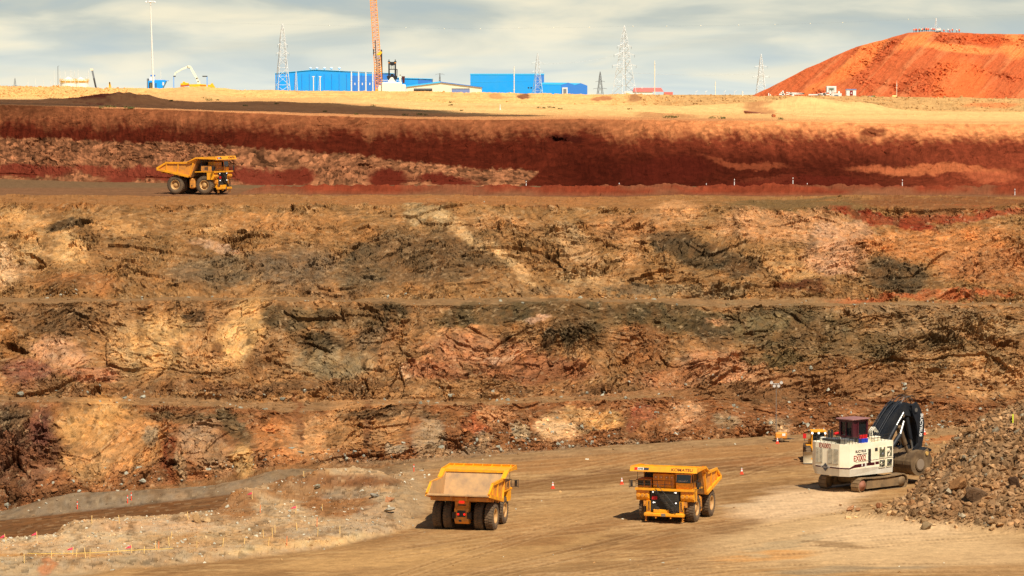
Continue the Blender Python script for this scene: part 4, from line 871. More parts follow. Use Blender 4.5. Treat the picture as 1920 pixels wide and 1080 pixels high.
    for i in range(11): x = -.62 + i * .12; m.bar((x, -.03 + .08 * rr_.random(), .02), (x + .08, .06 + .12 * rr_.random() * (1.6 if i < 2 else 1), .02), .02, .05, WHT, MF)
    m.bar((-.66, -.08, .02), (.6, .0, .02), .02, .035, WHT, MF); m.build('window_lettering', cab)
    # cabinets behind the deck rail
    m = MB(); m.box(3.1, 4.7, -1.9, 1.1, 4.62, 6.5, YEL, bev=.06)
    for y in (-1.5, -.75, .0, .75): m.box(4.7, 4.74, y - .28, y + .28, 4.9, 6.3, YEL2); m.box(4.74, 4.76, y - .07, y + .07, 6.0, 6.1, WHT)
    m.build('control_cabinet', t)
    m = MB(); m.box(2.6, 4.9, -4.0, -2.1, 4.62, 5.75, YEL2, bev=.05)
    for y in (-3.55, -2.6): m.box(4.9, 4.94, y - .36, y + .36, 4.85, 5.55, GLS)
    for i in range(5): m.box(4.95, 4.97, -3.95, -2.15, 4.9 + i * .15, 4.94 + i * .15, BLK)
    for z in (4.95, 5.15, 5.35): m.box(3.4, 4.2, -4.03, -4.0, z, z + .12, BLK)
    m.build('resistor_grid', t)
    # side view box under the canopy
    m = MB(); m.box(2.2, 2.75, -3.7, 3.7, 4.6, 6.3, DKC); m.tube((2.5, -3.5, 6.2), (2.5, -3.5, 6.9), .12, BLK); m.build('bulkhead', t)
    # ---- nose
    m = MB(); m.box(4.3, 5.5, -2.0, 1.95, 1.55, 4.4, BLK, bev=.05)
    m.box(5.5, 5.54, -1.85, 1.8, 1.7, 4.3, GRL)
    for i in range(9): z = 1.85 + i * .29; m.box(5.54, 5.56, -1.8, 1.75, z, z + .03, BLK)
    m.box(5.545, 5.575, -.04, .04, 1.7, 4.3, BLK); m.box(5.545, 5.58, -1.85, 1.8, 2.9, 3.0, BLK)
    gr = m.build('grille', t)
    MB().box(5.585, 5.63, -1.78, -1.05, 3.15, 3.6, REDM).build('number_plate', t)
    for y, z in ((-1.62, 4.15), (1.55, 4.15), (-1.55, 2.75), (1.55, 2.75), (-1.35, 2.75), (1.35, 4.15)):
        MB().tube((5.56, y, z), (5.66, y, z), .095 if abs(y) > 1.4 else .05, LMP, n=10).build('headlight', t)
    # diagonal stairway from the bumper up to the deck
    m = MB(); a, b = Vector((5.95, 1.6, 1.45)), Vector((5.75, -1.1, 4.4))
    for o_ in (0, .42): m.bar(a + Vector((.1, -o_, 0)), b + Vector((.1, -o_, 0)), .1, .14, BLK)
    for i in range(13): p = a.lerp(b, (i + .5) / 13); m.box(p.x - .05, p.x + .3, p.y - .44, p.y + .05, p.z - .03, p.z + .03, BLK)
    m.path([a + Vector((.35, .1, 0)), a + Vector((.35, .1, .9)), b + Vector((.35, .1, .9))], .04, BLK)
    m.build('stairway', t)
    for s in (-1, 1):   # air cleaner boxes outboard
        m = MB(); y0, y1 = (2.15, 4.0) if s > 0 else (-4.0, -2.2)
        m.prism([(3.9, 4.4), (5.45, 4.4), (5.45, 3.3), (5.2, 2.95), (3.9, 2.95)], y0, y1, YEL)
        m.box(5.45, 5.5, y0 + .05, y1 - .05, 4.0, 4.3, YEL2)
        for i in range(3): yy_ = y0 + .33 + i * (y1 - y0 - .66) / 2; m.tube((5.3, yy_, 3.65), (5.66, yy_, 3.65), .27, YEL, n=14); m.tube((5.66, yy_, 3.65), (5.68, yy_, 3.65), .2, YEL2, n=14)
        m.build('air_cleaner', t)
        m = MB(); m.box(4.4, 5.5, s * 2.0, s * 2.55, 1.35, 2.95, YEL); m.box(4.7, 5.4, s * 2.55, s * 3.0, 2.2, 2.95, YEL2)
        for i in range(7): m.tube((5.52, s * (2.1 + .06 * i), 1.6), (5.52, s * (2.15 + .09 * (i % 3)), 2.9), .035, YEL2 if i % 2 else BLK, n=5)
        m.build('side_post', t)
        m = MB(); m.bar((5.85, s * 2.55, 1.25), (5.85, s * 2.55, .25), .08, .08, YEL2); m.bar((5.55, s * 2.55, 1.25), (5.55, s * 2.55, .25), .08, .08, YEL2)
        for i in range(4): m.bar((5.55, s * 2.55, .35 + i * .27), (5.85, s * 2.55, .35 + i * .27), .3, .05, YEL2)
        m.path([(5.75, s * 2.75, 1.3), (5.75, s * 2.75, 2.4), (5.3, s * 2.75, 2.4)], .035, BLK)
        m.build('ladder', t)
    m = MB(); m.box(5.3, 6.2, -2.75, 2.75, .95, 1.4, YEL, bev=.08); m.box(6.2, 6.24, -.28, .28, 1.0, 1.38, SIL); m.box(5.5, 5.95, -1.5, .7, 1.4, 1.85, YEL, bev=.05)
    for y in (-1.1, .95): m.box(5.8, 6.1, y - .07, y + .07, .7, .95, YEL2)
    m.build('bumper', t)
    for s in (-1, 1):   # mirrors
        m = MB(); yb = s * 4.1; m.path([(5.55, yb, 5.6), (5.6, s * 4.95, 5.6)], .04, BLK); m.path([(5.55, yb, 4.75), (5.6, s * 4.95, 4.75)], .04, BLK)
        m.path([(5.6, s * 4.95, 4.6), (5.6, s * 4.95, 5.7)], .04, BLK); m.box(5.57, 5.67, s * 4.45, s * 4.8, 4.75, 5.55, BLK, bev=.03)
        m.box(5.55, 5.57, s * 4.48, s * 4.77, 4.8, 5.5, GLS); m.build('mirror', t)
    m = MB(); m.path([(5.2, -3.9, 5.7), (5.2, -3.9, 7.0), (5.2, -3.6, 7.0)], .03, BLK); m.build('antenna', t)
    return t
GT = 'big yellow haul trucks'
truck = make_truck()
def place(o, loc, rz, pitch=0, roll=0):
    o.location = loc; o.rotation_mode = 'ZYX'; o.rotation_euler = (roll, pitch, rz)
# facing the camera, nose to the left-front
def yawdir(px, deg_from_toward):   # heading angle: 0 = straight to the camera, + turned to photo right
    return -math.pi / 2 + R(deg_from_toward)
place(truck, Pg(1270, 429), yawdir(0, -23 + 4)); truck.location.z -= .05
tag(truck, 'yellow haul truck driving towards the viewer, grille and black stairway showing', 'haul truck', GT)
t2 = copytree(truck); place(t2, Pg(884, 421), math.pi / 2 - R(14)); t2.location.z -= .05
tag(t2, 'yellow haul truck seen from behind with its empty worn bed and red tail light', 'haul truck', GT)
t3 = copytree(truck); place(t3, Vector(((372 - 960) / F * 644, 644, 37.05)), R(-21)); tag(t3, 'yellow haul truck in side view on the upper haul road', 'haul truck', GT)
# ================================================================== MINING SHOVEL
CRM = mat('cream_paint', (250, 238, 206), .5, dirt=(226, 200, 150), dscale=.35, damt=.5)
CRM2 = mat('pale_lower_paint', (226, 220, 200), .5, dirt=(190, 176, 148), dscale=.4, damt=.6)
MAR = mat('maroon_paint', (74, 22, 30), .45, dirt=(60, 24, 26))
MARR = mat('maroon_roof', (150, 104, 96), .6, dirt=(120, 80, 74), damt=.5)
BOOM = mat('blue_black_paint', (18, 22, 28), .6, dirt=(62, 58, 52), dscale=.7, damt=.4)
TRK = mat('dusty_track_steel', (140, 112, 76), .8, dirt=(92, 76, 54), dscale=.9, damt=.8)
BKT = mat('worn_bucket_steel', (98, 78, 56), .5, dirt=(160, 132, 96), dscale=.6, damt=.6)
GRN = mat('engine_green', (110, 112, 84), .6, dirt=(50, 50, 40), dscale=2, damt=.8)
BLU = mat('blue_drum', (20, 60, 170), .5)
def make_shovel(loc, rz):
    t = thing('mining_shovel', 'cream and maroon mining shovel with black boom digging at the muck pile', 'mining shovel', loc, rz)
    # tracks: x forward, y left
    L2, r = 5.3, 1.02
    for s in (-1, 1):
        yc_ = s * 3.15
        pts = []
        for i in range(15): a = math.pi / 2 + math.pi * i / 14; pts.append((-L2 + r + r * math.cos(a) * 1.0, r + r * math.sin(a)))
        for i in range(1, 12): pts.append((-L2 + r + (2 * L2 - 2 * r) * i / 12, .0))
        for i in range(15): a = -math.pi / 2 + math.pi * i / 14; pts.append((L2 - r + r * math.cos(a), r + r * math.sin(a)))
        for i in range(1, 12): k = i / 12; pts.append((L2 - r - (2 * L2 - 2 * r) * k, 2 * r - .16 * math.sin(math.pi * k)))
        m = MB(); n = len(pts)
        P3 = [Vector((x, yc_, z)) for x, z in pts]
        # resample into shoes
        per = [0]
        for i in range(n): per.append(per[-1] + (P3[(i + 1) % n] - P3[i]).length)
        ns = 46
        for k in range(ns):
            d = per[-1] * k / ns; i = max(j for j in range(n) if per[j] <= d); a, b = P3[i], P3[(i + 1) % n]; p = a.lerp(b, (d - per[i]) / max(per[i + 1] - per[i], 1e-6)); dr = (b - a).normalized()
            nrm = Vector((dr.z, 0, -dr.x)); w_ = .72
            q = [p - dr * .24, p + dr * .24]; v = []
            for pp in q:
                for yy in (-w_, w_):
                    for h in (-.06, .1): v.append(pp + Vector((0, yy, 0)) + nrm * h)
            m.add(v, [(0, 1, 3, 2), (4, 6, 7, 5), (0, 4, 5, 1), (2, 3, 7, 6), (0, 2, 6, 4), (1, 5, 7, 3)], TRK)
        tr = m.build('track', t)
        m = MB(); yo = yc_ + s * .45
        m.prism([(-3.4, .45), (4.3, .45), (4.6, 1.0), (4.1, 1.62), (2.0, 1.7), (-3.2, 1.62)], yc_ - .5, yc_ + .5, TRK)
        m.prism([(-2.0, 1.62), (1.6, 1.70), (1.2, 1.86), (-1.8, 1.82)], yc_ - .4, yc_ + .6, TRK)
        m.build('track_frame', tr)
        m = MB(); m.lathe([(0, .62), (.3, .66), (.34, .56), (.72, .52), (.8, .4), (.8, -.5), (0, -.5)], TRK, c=(-L2 + r, yc_, r), M=None, n=22) if s < 0 else m.lathe([(0, .62), (.8, .5), (.8, -.5), (0, -.5)], TRK, c=(-L2 + r, yc_, r), n=22)
        if s < 0: m.lathe([(0, -.66), (.34, -.66), (.36, -.56), (.74, -.52), (.8, -.4)], mat('rusty_hub', (150, 96, 70), .7), c=(-L2 + r, yc_, r), n=22)
        m.build('drive_wheel', tr); m = MB(); m.lathe([(0, -.56), (.8, -.5), (.8, .5), (0, .56)], TRK, c=(L2 - r, yc_, r), n=22); m.build('idler_wheel', tr)
    m = MB(); m.box(-2.6, 2.6, -2.7, 2.7, .9, 1.9, TRK, bev=.2); m.lathe([(2.0, 1.7), (2.0, 2.5), (0, 2.5)], BLK, axis='z', n=24); m.build('undercarriage', t)
    # ---- house
    zb, zt, zm = 2.45, 7.1, 3.5
    Y2 = 3.6; X0, X1 = -7.7, 2.4
    out_ = [(X0, -2.3), (X0 + .75, -Y2), (X1, -Y2), (X1, Y2), (X0 + .75, Y2), (X0, 2.3)]
    m = MB(); m.prism(out_, zm, zt, CRM, axis='z')
    ins = [(X0 + .25, -2.1), (X0 + 1.0, -Y2 + .25), (X1, -Y2 + .1), (X1, Y2 - .1), (X0 + 1.0, Y2 - .25), (X0 + .25, 2.1)]
    n = 6; v = [(x, y, zb) for x, y in ins] + [(x, y, zm + .02) for x, y in out_]
    m.add(v, [tuple(range(5, -1, -1)), tuple(range(6, 12))] + [(i, (i + 1) % 6, 6 + (i + 1) % 6, 6 + i) for i in range(6)], CRM2)
    hs = m.build('engine_house', t)
    # stripes
    m = MB(); e = .012
    m.box(X0 - e, X0 + .02, -2.3, 2.3, 3.55, 3.75, MAR)
    for s in (-1, 1): m.bar((X0 + .37, s * ((2.3 + Y2) / 2), 3.65), (X0 + .38, s * ((2.3 + Y2) / 2) - .001, 3.65), .01, .01, MAR)
    def sideplate(x0, x1, z0, z1, mt, d=.014): m.box(x0, x1, -Y2 - d, -Y2 + .02, z0, z1, mt)
    q0, q1 = Vector((X0, -2.3, 0)), Vector((X0 + .75, -Y2, 0)); nn = Vector((q1.y - q0.y, -(q1.x - q0.x), 0)).normalized()
    for zz, hh, mt in ((3.65, .2, MAR),):
        a = q0 + Vector((0, 0, zz)); b = q1 + Vector((0, 0, zz)); m.bar(a, b, .03, hh, mt)
    m.prism([(X0 + .75, 3.55), (X0 + .75, 3.75), (X0 + 1.9, 4.15), (-3.4, 4.2), (-3.4, 3.75), (X0 + 1.9, 3.7)], -Y2 - .014, -Y2 + .02, MAR)
    sideplate(-3.3, -1.6, 3.8, 4.2, MAR); sideplate(-1.45, -.2, 3.85, 4.25, MAR)
    sideplate(-4.4, -4.2, 3.8, 4.2, WHT, .03); sideplate(-3.7, -3.5, 3.6, 4.3, WHT, .03)
    m.bar((X0 + 2, -Y2 - .015, 4.5), (X1, -Y2 - .015, 4.62), .03, .05, SIL)
    m.build('stripe', hs)
    # rear grilles
    for y0, y1 in ((-2.1, -.15), (.95, 2.2)):
        m = MB(); m.box(X0 - .03, X0 + .01, y0, y1, 4.2, 6.3, GLS)
        for i in range(12): z = 4.28 + i * .17; m.box(X0 - .09, X0 - .031, y0, y1, z, z + .075, CRM)
        m.bar((X0 - .06, (y0 + y1) / 2, 4.2), (X0 - .06, (y0 + y1) / 2, 6.3), .1, .06, CRM)
        m.build('grille', hs)
    # side doors and engine windows
    m = MB(); sideplate(-3.0, -2.4, 3.9, 6.2, BLK)
    m.build('door', hs)
    for (x0, x1, z0, z1) in ((-1.55, -.95, 5.75, 6.25), (-.65, .65, 4.75, 6.3), (1.0, 2.15, 4.75, 6.3), (-.65, .65, 3.05 + .3, 4.45), (1.0, 2.15, 3.05 + .3, 4.45)):
        m = MB(); m.box(x0, x1, -Y2 - .01, -Y2 + .02, z0, z1, GRN if x1 - x0 > 1 else BLK)
        if x1 - x0 > 1:
            r_ = random.Random(int(x0 * 10 + z0 * 7))
            for i in range(5): cx, cz = r_.uniform(x0 + .2, x1 - .2), r_.uniform(z0 + .2, z1 - .2); m.lathe([(0, -.07), (r_.uniform(.12, .26), -.05), (.28, 0)], r_.choice([SIL, GRN, BLK, CRM]), n=10, c=(cx, -Y2 - .005, cz))
            m.bar((x0 + .1, -Y2 - .06, z0 + .3), (x1 - .1, -Y2 - .06, z1 - .2), .05, .08, BLK)
            for a, b in (((x0, z0), (x1, z0)), ((x0, z1), (x1, z1)), ((x0, z0), (x0, z1)), ((x1, z0), (x1, z1))): m.bar((a[0], -Y2 - .03, a[1]), (b[0], -Y2 - .03, b[1]), .06, .07, CRM)
        m.build('window', hs)
    red = mat('red_letters', (150, 24, 22), .5); dkl = mat('dark_letters', (50, 40, 48), .5)
    side = lambda x, z: frame((x, -Y2 - .02, z), (1, 0, 0), (0, 0, 1)); rear = lambda y, z: frame((X0 - .02, y, z), (0, -1, 0), (0, 0, 1))
    text('lettering', 'EX002', 1.15, red, hs, side(-4.8, 4.98), bold=.012, sx=.86); text('lettering', 'BUCYRUS', .5, dkl, hs, side(-4.6, 5.98), bold=.01, sx=1.05)
    text('lettering', 'MINING', .22, dkl, hs, side(-3.75, 5.55), sx=1.2)
    m = MB(); m.box(-5.4, -4.35, -Y2 - .014, -Y2 + .01, 5.48, 5.62, dkl); m.build('stripe', hs)
    text('lettering', 'EX002', .95, red, hs, rear(.45, 6.68), bold=.0, sx=.9)
    MFr = rear(.35, 3.62)
    m = MB(); m.add([(-.62, 0, .03), (0, -.62, .03), (.62, 0, .03), (0, .62, .03)], [(0, 1, 2, 3)], mat('logo_grey', (70, 70, 74)), MFr); m.box(-.85, .85, -.13, .13, .04, .05, mat('logo_plate', (190, 184, 170)), MFr); m.build('emblem', hs)
    text('lettering', 'BUCYRUS', .3, dkl, hs, rear(.35, 3.62) @ Matrix.Translation((0, 0, .06)), bold=.008, ext=.005)
    # deck rails, roof gear
    m = MB(); ring = out_
    def railing(a, b, h=.95, k=5):
        a = Vector(a); b = Vector(b)
        for i in range(k + 1): p = a.lerp(b, i / k); m.tube(p, p + Vector((0, 0, h)), .032, BLK, n=5)
        for hh in (h, h * .55): m.tube(a + Vector((0, 0, hh)), b + Vector((0, 0, hh)), .03, BLK, n=5)
    railing((X0 + .1, -2.2, zt), (X0 + .1, 2.2, zt), k=6); railing((X0 + .1, -2.2, zt), (X0 + .85, -3.45, zt), k=2); railing((X0 + .85, -3.45, zt), (-4.3, -3.45, zt), k=4); railing((-2.2, -3.45, zt), (2.2, -3.45, zt), k=6); railing((X0 + .8, 3.4, zt), (2.2, 3.4, zt), k=10)
    m.build('handrail', hs)
    r_ = random.Random(12); m = MB()
    for i in range(15):
        x, y = r_.uniform(X0 + .9, -1.6), r_.uniform(-2.6, 2.8); h = r_.uniform(.25, .85); w_ = r_.uniform(.25, .6)
        m = MB()
        if r_.random() < .5: m.box(x - w_, x + w_, y - w_ * .8, y + w_ * .8, zt, zt + h, r_.choice([BLK, CRM2, GRN, SIL]), bev=.06)
        else: m.tube((x, y, zt), (x, y, zt + h), w_ * .8, r_.choice([BLK, SIL, GRN]), n=12)
        m.build('machinery_unit', hs)
    for i in range(3): m = MB(); m.tube((X0 + 1 + i * .9, -2.5, zt + .35), (X0 + 1 + i * .9, 1.8, zt + .35), .2, r_.choice([BLK, SIL]), n=10); m.build('roof_pipe', hs)
    MB().box(-1.2, .2, -3.2, -2.2, zt, zt + .7, CRM, bev=.08).build('machinery_unit', hs)
    for x in (-5.6, -5.0): MB().tube((x, 1.6, zt), (x, 1.6, zt + 1.6), .18, BLK).build('exhaust', hs)
    for i in range(3):
        m = MB(); x = -4.0 + i * .55; m.box(x - .24, x + .24, -3.3, -2.8, zt, zt + .62, BLU, bev=.04); m.tube((x, -3.05, zt + .62), (x, -3.05, zt + 1.15), .2, REDM, n=12); m.tube((x, -3.05, zt + 1.15), (x, -3.05, zt + 1.3), .08, BLK); m.build('gas_cylinder', hs)
    for i, (x, y) in enumerate(((-3.4, 1.6), (-3.4, 2.3), (-4.1, 2.0))): m = MB(); m.tube((x, y, zt + .9), (x + 1.0, y - .1, zt + 1.05), .2, REDM, n=10); m.tube((x + .5, y, zt), (x + .5, y, zt + .85), .06, BLK); m.build('red_tank', hs)
    # cab tower
    cx0, cx1, cy0, cy1 = -3.3, -.3, -.9, 1.5
    m = MB(); m.box(cx0, cx1, cy0, cy1, zt, zt + .6, MAR); m.box(cx0 + .06, cx1 - .06, cy0 + .06, cy1 - .06, zt + .6, zt + 3.0, GLS)
    for x, y in ((cx0, cy0), (cx1, cy0), (cx0, cy1), (cx1, cy1), (-2.3, cy0)): m.bar((x, y, zt + .5), (x, y, zt + 3.05), .28, .28, MAR)
    m.box(cx0 - .02, cx0 + .9, cy0 - .03, cy0 + .1, zt + .5, zt + 3.0, MAR)
    for z in (zt + .6, zt + 2.85): m.bar((cx0, cy0, z), (cx1, cy0, z), .2, .25, MAR); m.bar((cx0, cy0, z), (cx0, cy1, z), .2, .25, MAR); m.bar((cx1, cy0, z), (cx1, cy1, z), .2, .25, MAR)
    m.bar((cx0, .4, zt + .6), (cx0, .4, zt + 2.9), .2, .2, MAR)
    cb = m.build('cab', t)
    MB().box(cx0 - .55, cx1 + .35, cy0 - .45, cy1 + .45, zt + 3.05, zt + 3.25, MARR, bev=.06).build('cab_roof', cb)
    # ---- boom (in the xz plane)
    def slab(pts, y0, y1, mt, mb): mb.prism(pts, y0, y1, mt)
    m = MB()
    boom = [(.9, 4.2), (1.5, 6.0), (5.6, 10.9), (7.4, 12.1), (9.5, 11.7), (10.3, 10.6), (9.4, 9.8), (7.7, 10.2), (6.4, 9.2), (3.8, 5.6), (2.6, 4.0)]
    for s in (-1, 1): slab(boom, s * .95, s * 1.35, BOOM, m)
    slab([(1.2, 4.6), (1.9, 6.4), (3.6, 8.7), (5.4, 10.5), (7.0, 11.6), (8.6, 11.95), (9.7, 11.3), (9.0, 10.1), (7.8, 10.5), (6.6, 9.9), (5.0, 8.4), (3.4, 6.0)], -.95, .95, BOOM, m)
    for x, z in ((8.9, 11.0), (6.9, 10.2), (2.0, 4.9)): m.tube((x, -1.55, z), (x, 1.55, z), .42, BOOM, n=16); m.tube((x, -1.6, z), (x, -1.55, z), .26, BKT, n=12)
    bm_ = m.build('boom', t)
    m = MB()  # hydraulic rams on top and below the boom
    for y in (-1.9, -.6, .6, 1.9):
        m.tube((2.2, y, 5.6), (5.0, y, 8.9), .3, BOOM, n=12); m.tube((5.0, y, 8.9), (6.6, y, 10.7), .17, SIL, n=10)
    for y in (-2.3, 2.3): m.tube((2.3, y, 4.6), (5.4, y, 7.6), .34, BOOM, n=12); m.tube((5.4, y, 7.6), (6.7, y * .8, 9.4), .2, SIL, n=10)
    m.build('boom_ram', t)
    m = MB()
    for y in (-1.0, -.6, .5, 1.0): m.path([(1.2, y, 6.4), (2.6, y, 8.2), (4.4, y, 10.2), (6.0, y, 11.7), (7.4, y, 12.4)], .075, BOOM, n=6)
    for y in (-1.3, -1.0, -.7): m.path([(.6, y, 7.1), (.4, y, 8.4), (1.0, y, 8.9), (1.7, y, 8.1)], .07, CRM2, n=6)
    for y in (-.9, .2, 1.0):
        pts = [(7.6 + 3.2 * k / 8, y - .5 * math.sin(k / 8 * 3.1), 12.2 + 1.1 * math.sin(k / 8 * 3.14) - 1.5 * (k / 8) ** 2) for k in range(9)]; m.path(pts, .055, BLK, n=5)
    m.path([(7.0, -1.0, 12.0), (7.6, -1.1, 12.8), (8.8, -1.0, 12.9), (9.6, -1, 12.2)], .05, SIL, n=5)
    m.build('hydraulic_hose', t)
    # ---- stick
    m = MB(); st = [(8.5, 11.6), (9.6, 12.0), (10.5, 11.0), (11.3, 9.0), (11.2, 7.0), (10.7, 5.2), (9.9, 5.0), (9.9, 7.0), (9.5, 9.0), (8.7, 10.4)]
    for s in (-1, 1): slab(st, s * 1.45, s * 1.85, BOOM, m)
    slab([(8.8, 11.3), (9.7, 11.6), (10.3, 10.8), (10.9, 9.0), (10.6, 5.6), (10.1, 5.4), (9.9, 8.8), (9.2, 10.2)], -1.3, 1.3, BOOM, m)
    m.tube((9.3, -1.95, 10.9), (9.3, 1.95, 10.9), .5, BOOM, n=16); m.tube((9.3, -2.0, 10.9), (9.3, -1.95, 10.9), .3, SIL, n=12)
    sk = m.build('stick', t)
    text('lettering', 'BUCYRUS', .78, WHT, sk, frame((10.55, -1.88, 8.6), (-.08, 0, -1), (1, 0, 0)), bold=.02, sx=1.0)
    m = MB()
    for y in (-1.0, 0, 1.0): m.tube((8.3, y, 9.8), (9.2, y, 6.6), .33, BOOM, n=12); m.tube((9.2, y, 6.6), (9.7, y, 4.9), .18, SIL, n=10)
    for y in (-1.6, 1.6): m.tube((5.9, y, 8.7), (7.3, y, 6.0), .38, BKT, n=12); m.tube((7.3, y, 6.0), (8.0, y, 4.6), .24, BKT, n=10)
    m.build('stick_ram', t)
    # ---- bucket
    m = MB(); BW = 2.75; c0 = Vector((9.2, 0, 3.2))
    prof = []
    for i in range(15): a = R(62 + i * 15.5); rr_ = 2.0; prof.append((c0.x + rr_ * math.cos(a) * 1.05, c0.z + rr_ * math.sin(a) * .95))
    inner = [(c0.x + (x - c0.x) * .9, c0.z + (z - c0.z) * .9) for x, z in prof]
    m.prism(prof + inner[::-1], -BW, BW, BKT)
    lip = prof[-1]
    for s in (-1, 1):
        m.prism([(c0.x + (x - c0.x) * 1.0, c0.z + (z - c0.z) * 1.0) for x, z in prof] + [(11.6, 1.6), (11.9, 3.6), (10.9, 5.2)], s * (BW - .02), s * (BW + .14), BKT)
        m.tube((c0.x - .1, s * (BW + .14), c0.z - .2), (c0.x - .1, s * (BW + .3), c0.z - .2), 1.0, BKT, n=24); m.tube((c0.x - .1, s * (BW + .3), c0.z - .2), (c0.x - .1, s * (BW + .34), c0.z - .2), .8, mat('polished_plate', (150, 130, 108), .45), n=24)
        m.tube((10.6, s * (BW + .14), 4.5), (10.6, s * (BW + .3), 4.5), .3, mat('pin_yellow', (206, 164, 90)), n=14)
    m.prism([(9.9, 1.35), (11.6, 1.55), (11.9, 1.75), (10.0, 1.6)], -BW, BW, BKT)
    m.prism([(9.9, 5.0), (10.9, 5.35), (11.9, 5.0), (11.8, 4.7), (10.6, 4.7)], -BW, BW, BOOM)
    for i in range(6): y = -2.5 + i; m.prism([(11.5, 1.5), (12.3, 1.55), (11.6, 1.8)], y - .16, y + .16, BKT)
    for i in range(4): y = -2.0 + i * 1.33; m.prism([(8.3, 4.6), (9.4, 5.1), (10.2, 5.9), (9.7, 6.0), (8.7, 5.3)], y - .12, y + .12, BOOM)
    for i in range(3): y = -1.6 + i * 1.6; m.add([(c0.x + (x - c0.x) * 1.05, y - .1, c0.z + (z - c0.z) * 1.05) for x, z in prof] + [(c0.x + (x - c0.x) * 1.05, y + .1, c0.z + (z - c0.z) * 1.05) for x, z in prof], [(i_, i_ + 1, i_ + 16, i_ + 15) for i_ in range(14)], TRK)
    m.build('bucket', t)
    return t
sv = make_shovel(Pg(1622, 57 * F / (917 - 177)), R(42)); sv.location.z -= .05
# ================================================================== WHEEL DOZER behind the shovel
def make_dozer(loc, rz):
    t = thing('wheel_dozer', 'yellow wheel dozer with a pale blade half hidden behind the cream shovel', 'wheel dozer', loc, rz)
    m = MB(); m.prism([(-4.2, 1.6), (-4.2, 3.0), (-1.0, 3.4), (-1.0, 1.4)], -1.3, 1.3, YEL); m.prism([(-.8, 1.2), (-.8, 2.4), (1.4, 2.2), (2.9, 1.7), (2.9, 1.1)], -1.1, 1.1, YEL); m.box(-1.4, .6, -1.9, 1.9, 2.2, 2.6, YEL)
    m.box(-4.25, -4.2, -1, 1, 1.8, 2.9, BLK); m.build('body', t)
    m = MB(); m.box(-1.6, .4, -1.0, 1.0, 2.6, 4.6, GLS, bev=.05)
    for x, y in ((-1.6, -1), (-1.6, 1), (.4, -1), (.4, 1)): m.bar((x, y, 2.5), (x, y, 4.6), .16, .16, YEL)
    m.box(-1.9, .8, -1.2, 1.2, 4.6, 4.78, YEL); m.bar((.45, -.9, 2.7), (.45, .9, 2.7), .05, .25, YEL); c = m.build('cab', t)
    for y in (-1.0, 0, 1.0): MB().tube((.8, y, 4.45), (.95, y, 4.45), .17, LMP, n=10).build('headlight', c)
    MB().tube((-.6, .9, 4.78), (-.6, .9, 5.1), .06, WHT).build('beacon', c)
    for x in (-2.7, 1.6):
        for s in (-1, 1):
            m = MB(); m.lathe([(.5, -.4), (1.0, -.42), (1.25, -.3), (1.25, .3), (1.0, .42), (.5, .4)], RUBR, n=28, c=(x, s * 1.7, 1.25)); m.lathe([(0, .3 * s), (.5, .3 * s), (.58, .4 * s)], YEL2, n=18, c=(x, s * 1.7, 1.25))
            for i in range(18):
                M = Matrix.Translation((x, s * 1.7, 1.25)) @ Matrix.Rotation(2 * math.pi * i / 18, 4, 'Y'); m.box(1.2, 1.32, -.4, .4, -.08, .08, RUBR, M)
            m.build('wheel', t)
    m = MB(); n = 9; v = []
    for i in range(n):
        a = -1 + 2 * i / (n - 1); z = .15 + 1.75 * (i / (n - 1)); x = 4.3 - .35 * (1 - a * a); v += [(x, -2.6, z), (x, 2.6, z), (x - .12, -2.6, z), (x - .12, 2.6, z)]
    f = []
    for i in range(n - 1): b = i * 4; f += [(b, b + 1, b + 5, b + 4), (b + 2, b + 6, b + 7, b + 3), (b, b + 4, b + 6, b + 2), (b + 1, b + 3, b + 7, b + 5)]
    m.add(v, f, mat('scoured_blade', (216, 196, 156), .45, dirt=(170, 140, 100), damt=.5), smooth=True); m.box(4.1, 4.42, -2.6, 2.6, .05, .2, SIL)
    for s in (-1, 1): m.bar((1.5, s * 1.0, .9), (4.0, s * 1.3, .7), .25, .4, YEL); m.tube((1.8, s * .6, 2.1), (3.9, s * .8, 1.7), .12, SIL)
    m.build('blade', t)
    m = MB(); m.box(.2, .5, -2.4, -1.9, 3.6, 4.3, REDM); m.path([(.3, -1.0, 3.2), (.3, -2.2, 3.2), (.3, -2.2, 4.2)], .04, BLK); m.build('mirror', t)
    return t
make_dozer(Pg(1537, 57 * F / (868 - 177)), R(-90 - 1))
# ================================================================== LIGHT TOWER, CONES, MARKERS
def make_light_tower(loc):
    t = thing('light_tower', 'yellow trailer light tower with a thin tall mast by the toe of the wall', 'light tower', loc, 0)
    m = MB(); m.box(-.9, 1.0, -.7, .7, .5, 1.5, YEL2, bev=.12); m.box(-1.1, 1.6, -.5, .5, .4, .5, BLK); m.tube((1.1, -.2, .6), (2.2, -.2, .45), .06, BLK)
    m.box(.2, .7, -.73, -.7, 1.0, 1.4, WHT); m.build('trailer', t)
    for x in (-.3,):
        for s in (-1, 1): m = MB(); m.lathe([(0, -.12), (.36, -.12), (.36, .12), (0, .12)], RUBR, n=16, c=(x + .3, s * .8, .36)); m.build('wheel', t)
    m = MB(); m.tube((-.75, 0, .5), (-.75, 0, 4.5), .09, SIL); m.tube((-.75, 0, 4.5), (-.75, 0, 9.6), .06, SIL); m.tube((-1.5, 0, 9.5), (.1, 0, 9.5), .04, SIL); m.build('mast', t)
    for x, z in ((-1.55, 9.75), (-1.1, 9.2), (-.4, 9.2), (.05, 9.75)): m = MB(); m.tube((x, -.1, z), (x, -.3, z - .06), .26, SIL, r2=.3, n=10); m.tube((x, -.3, z - .06), (x, -.32, z - .065), .26, WHT, n=10); m.build('floodlight', t)
make_light_tower(onfloor(1466, 828))
ORG = mat('cone_orange', (255, 72, 36), .5)
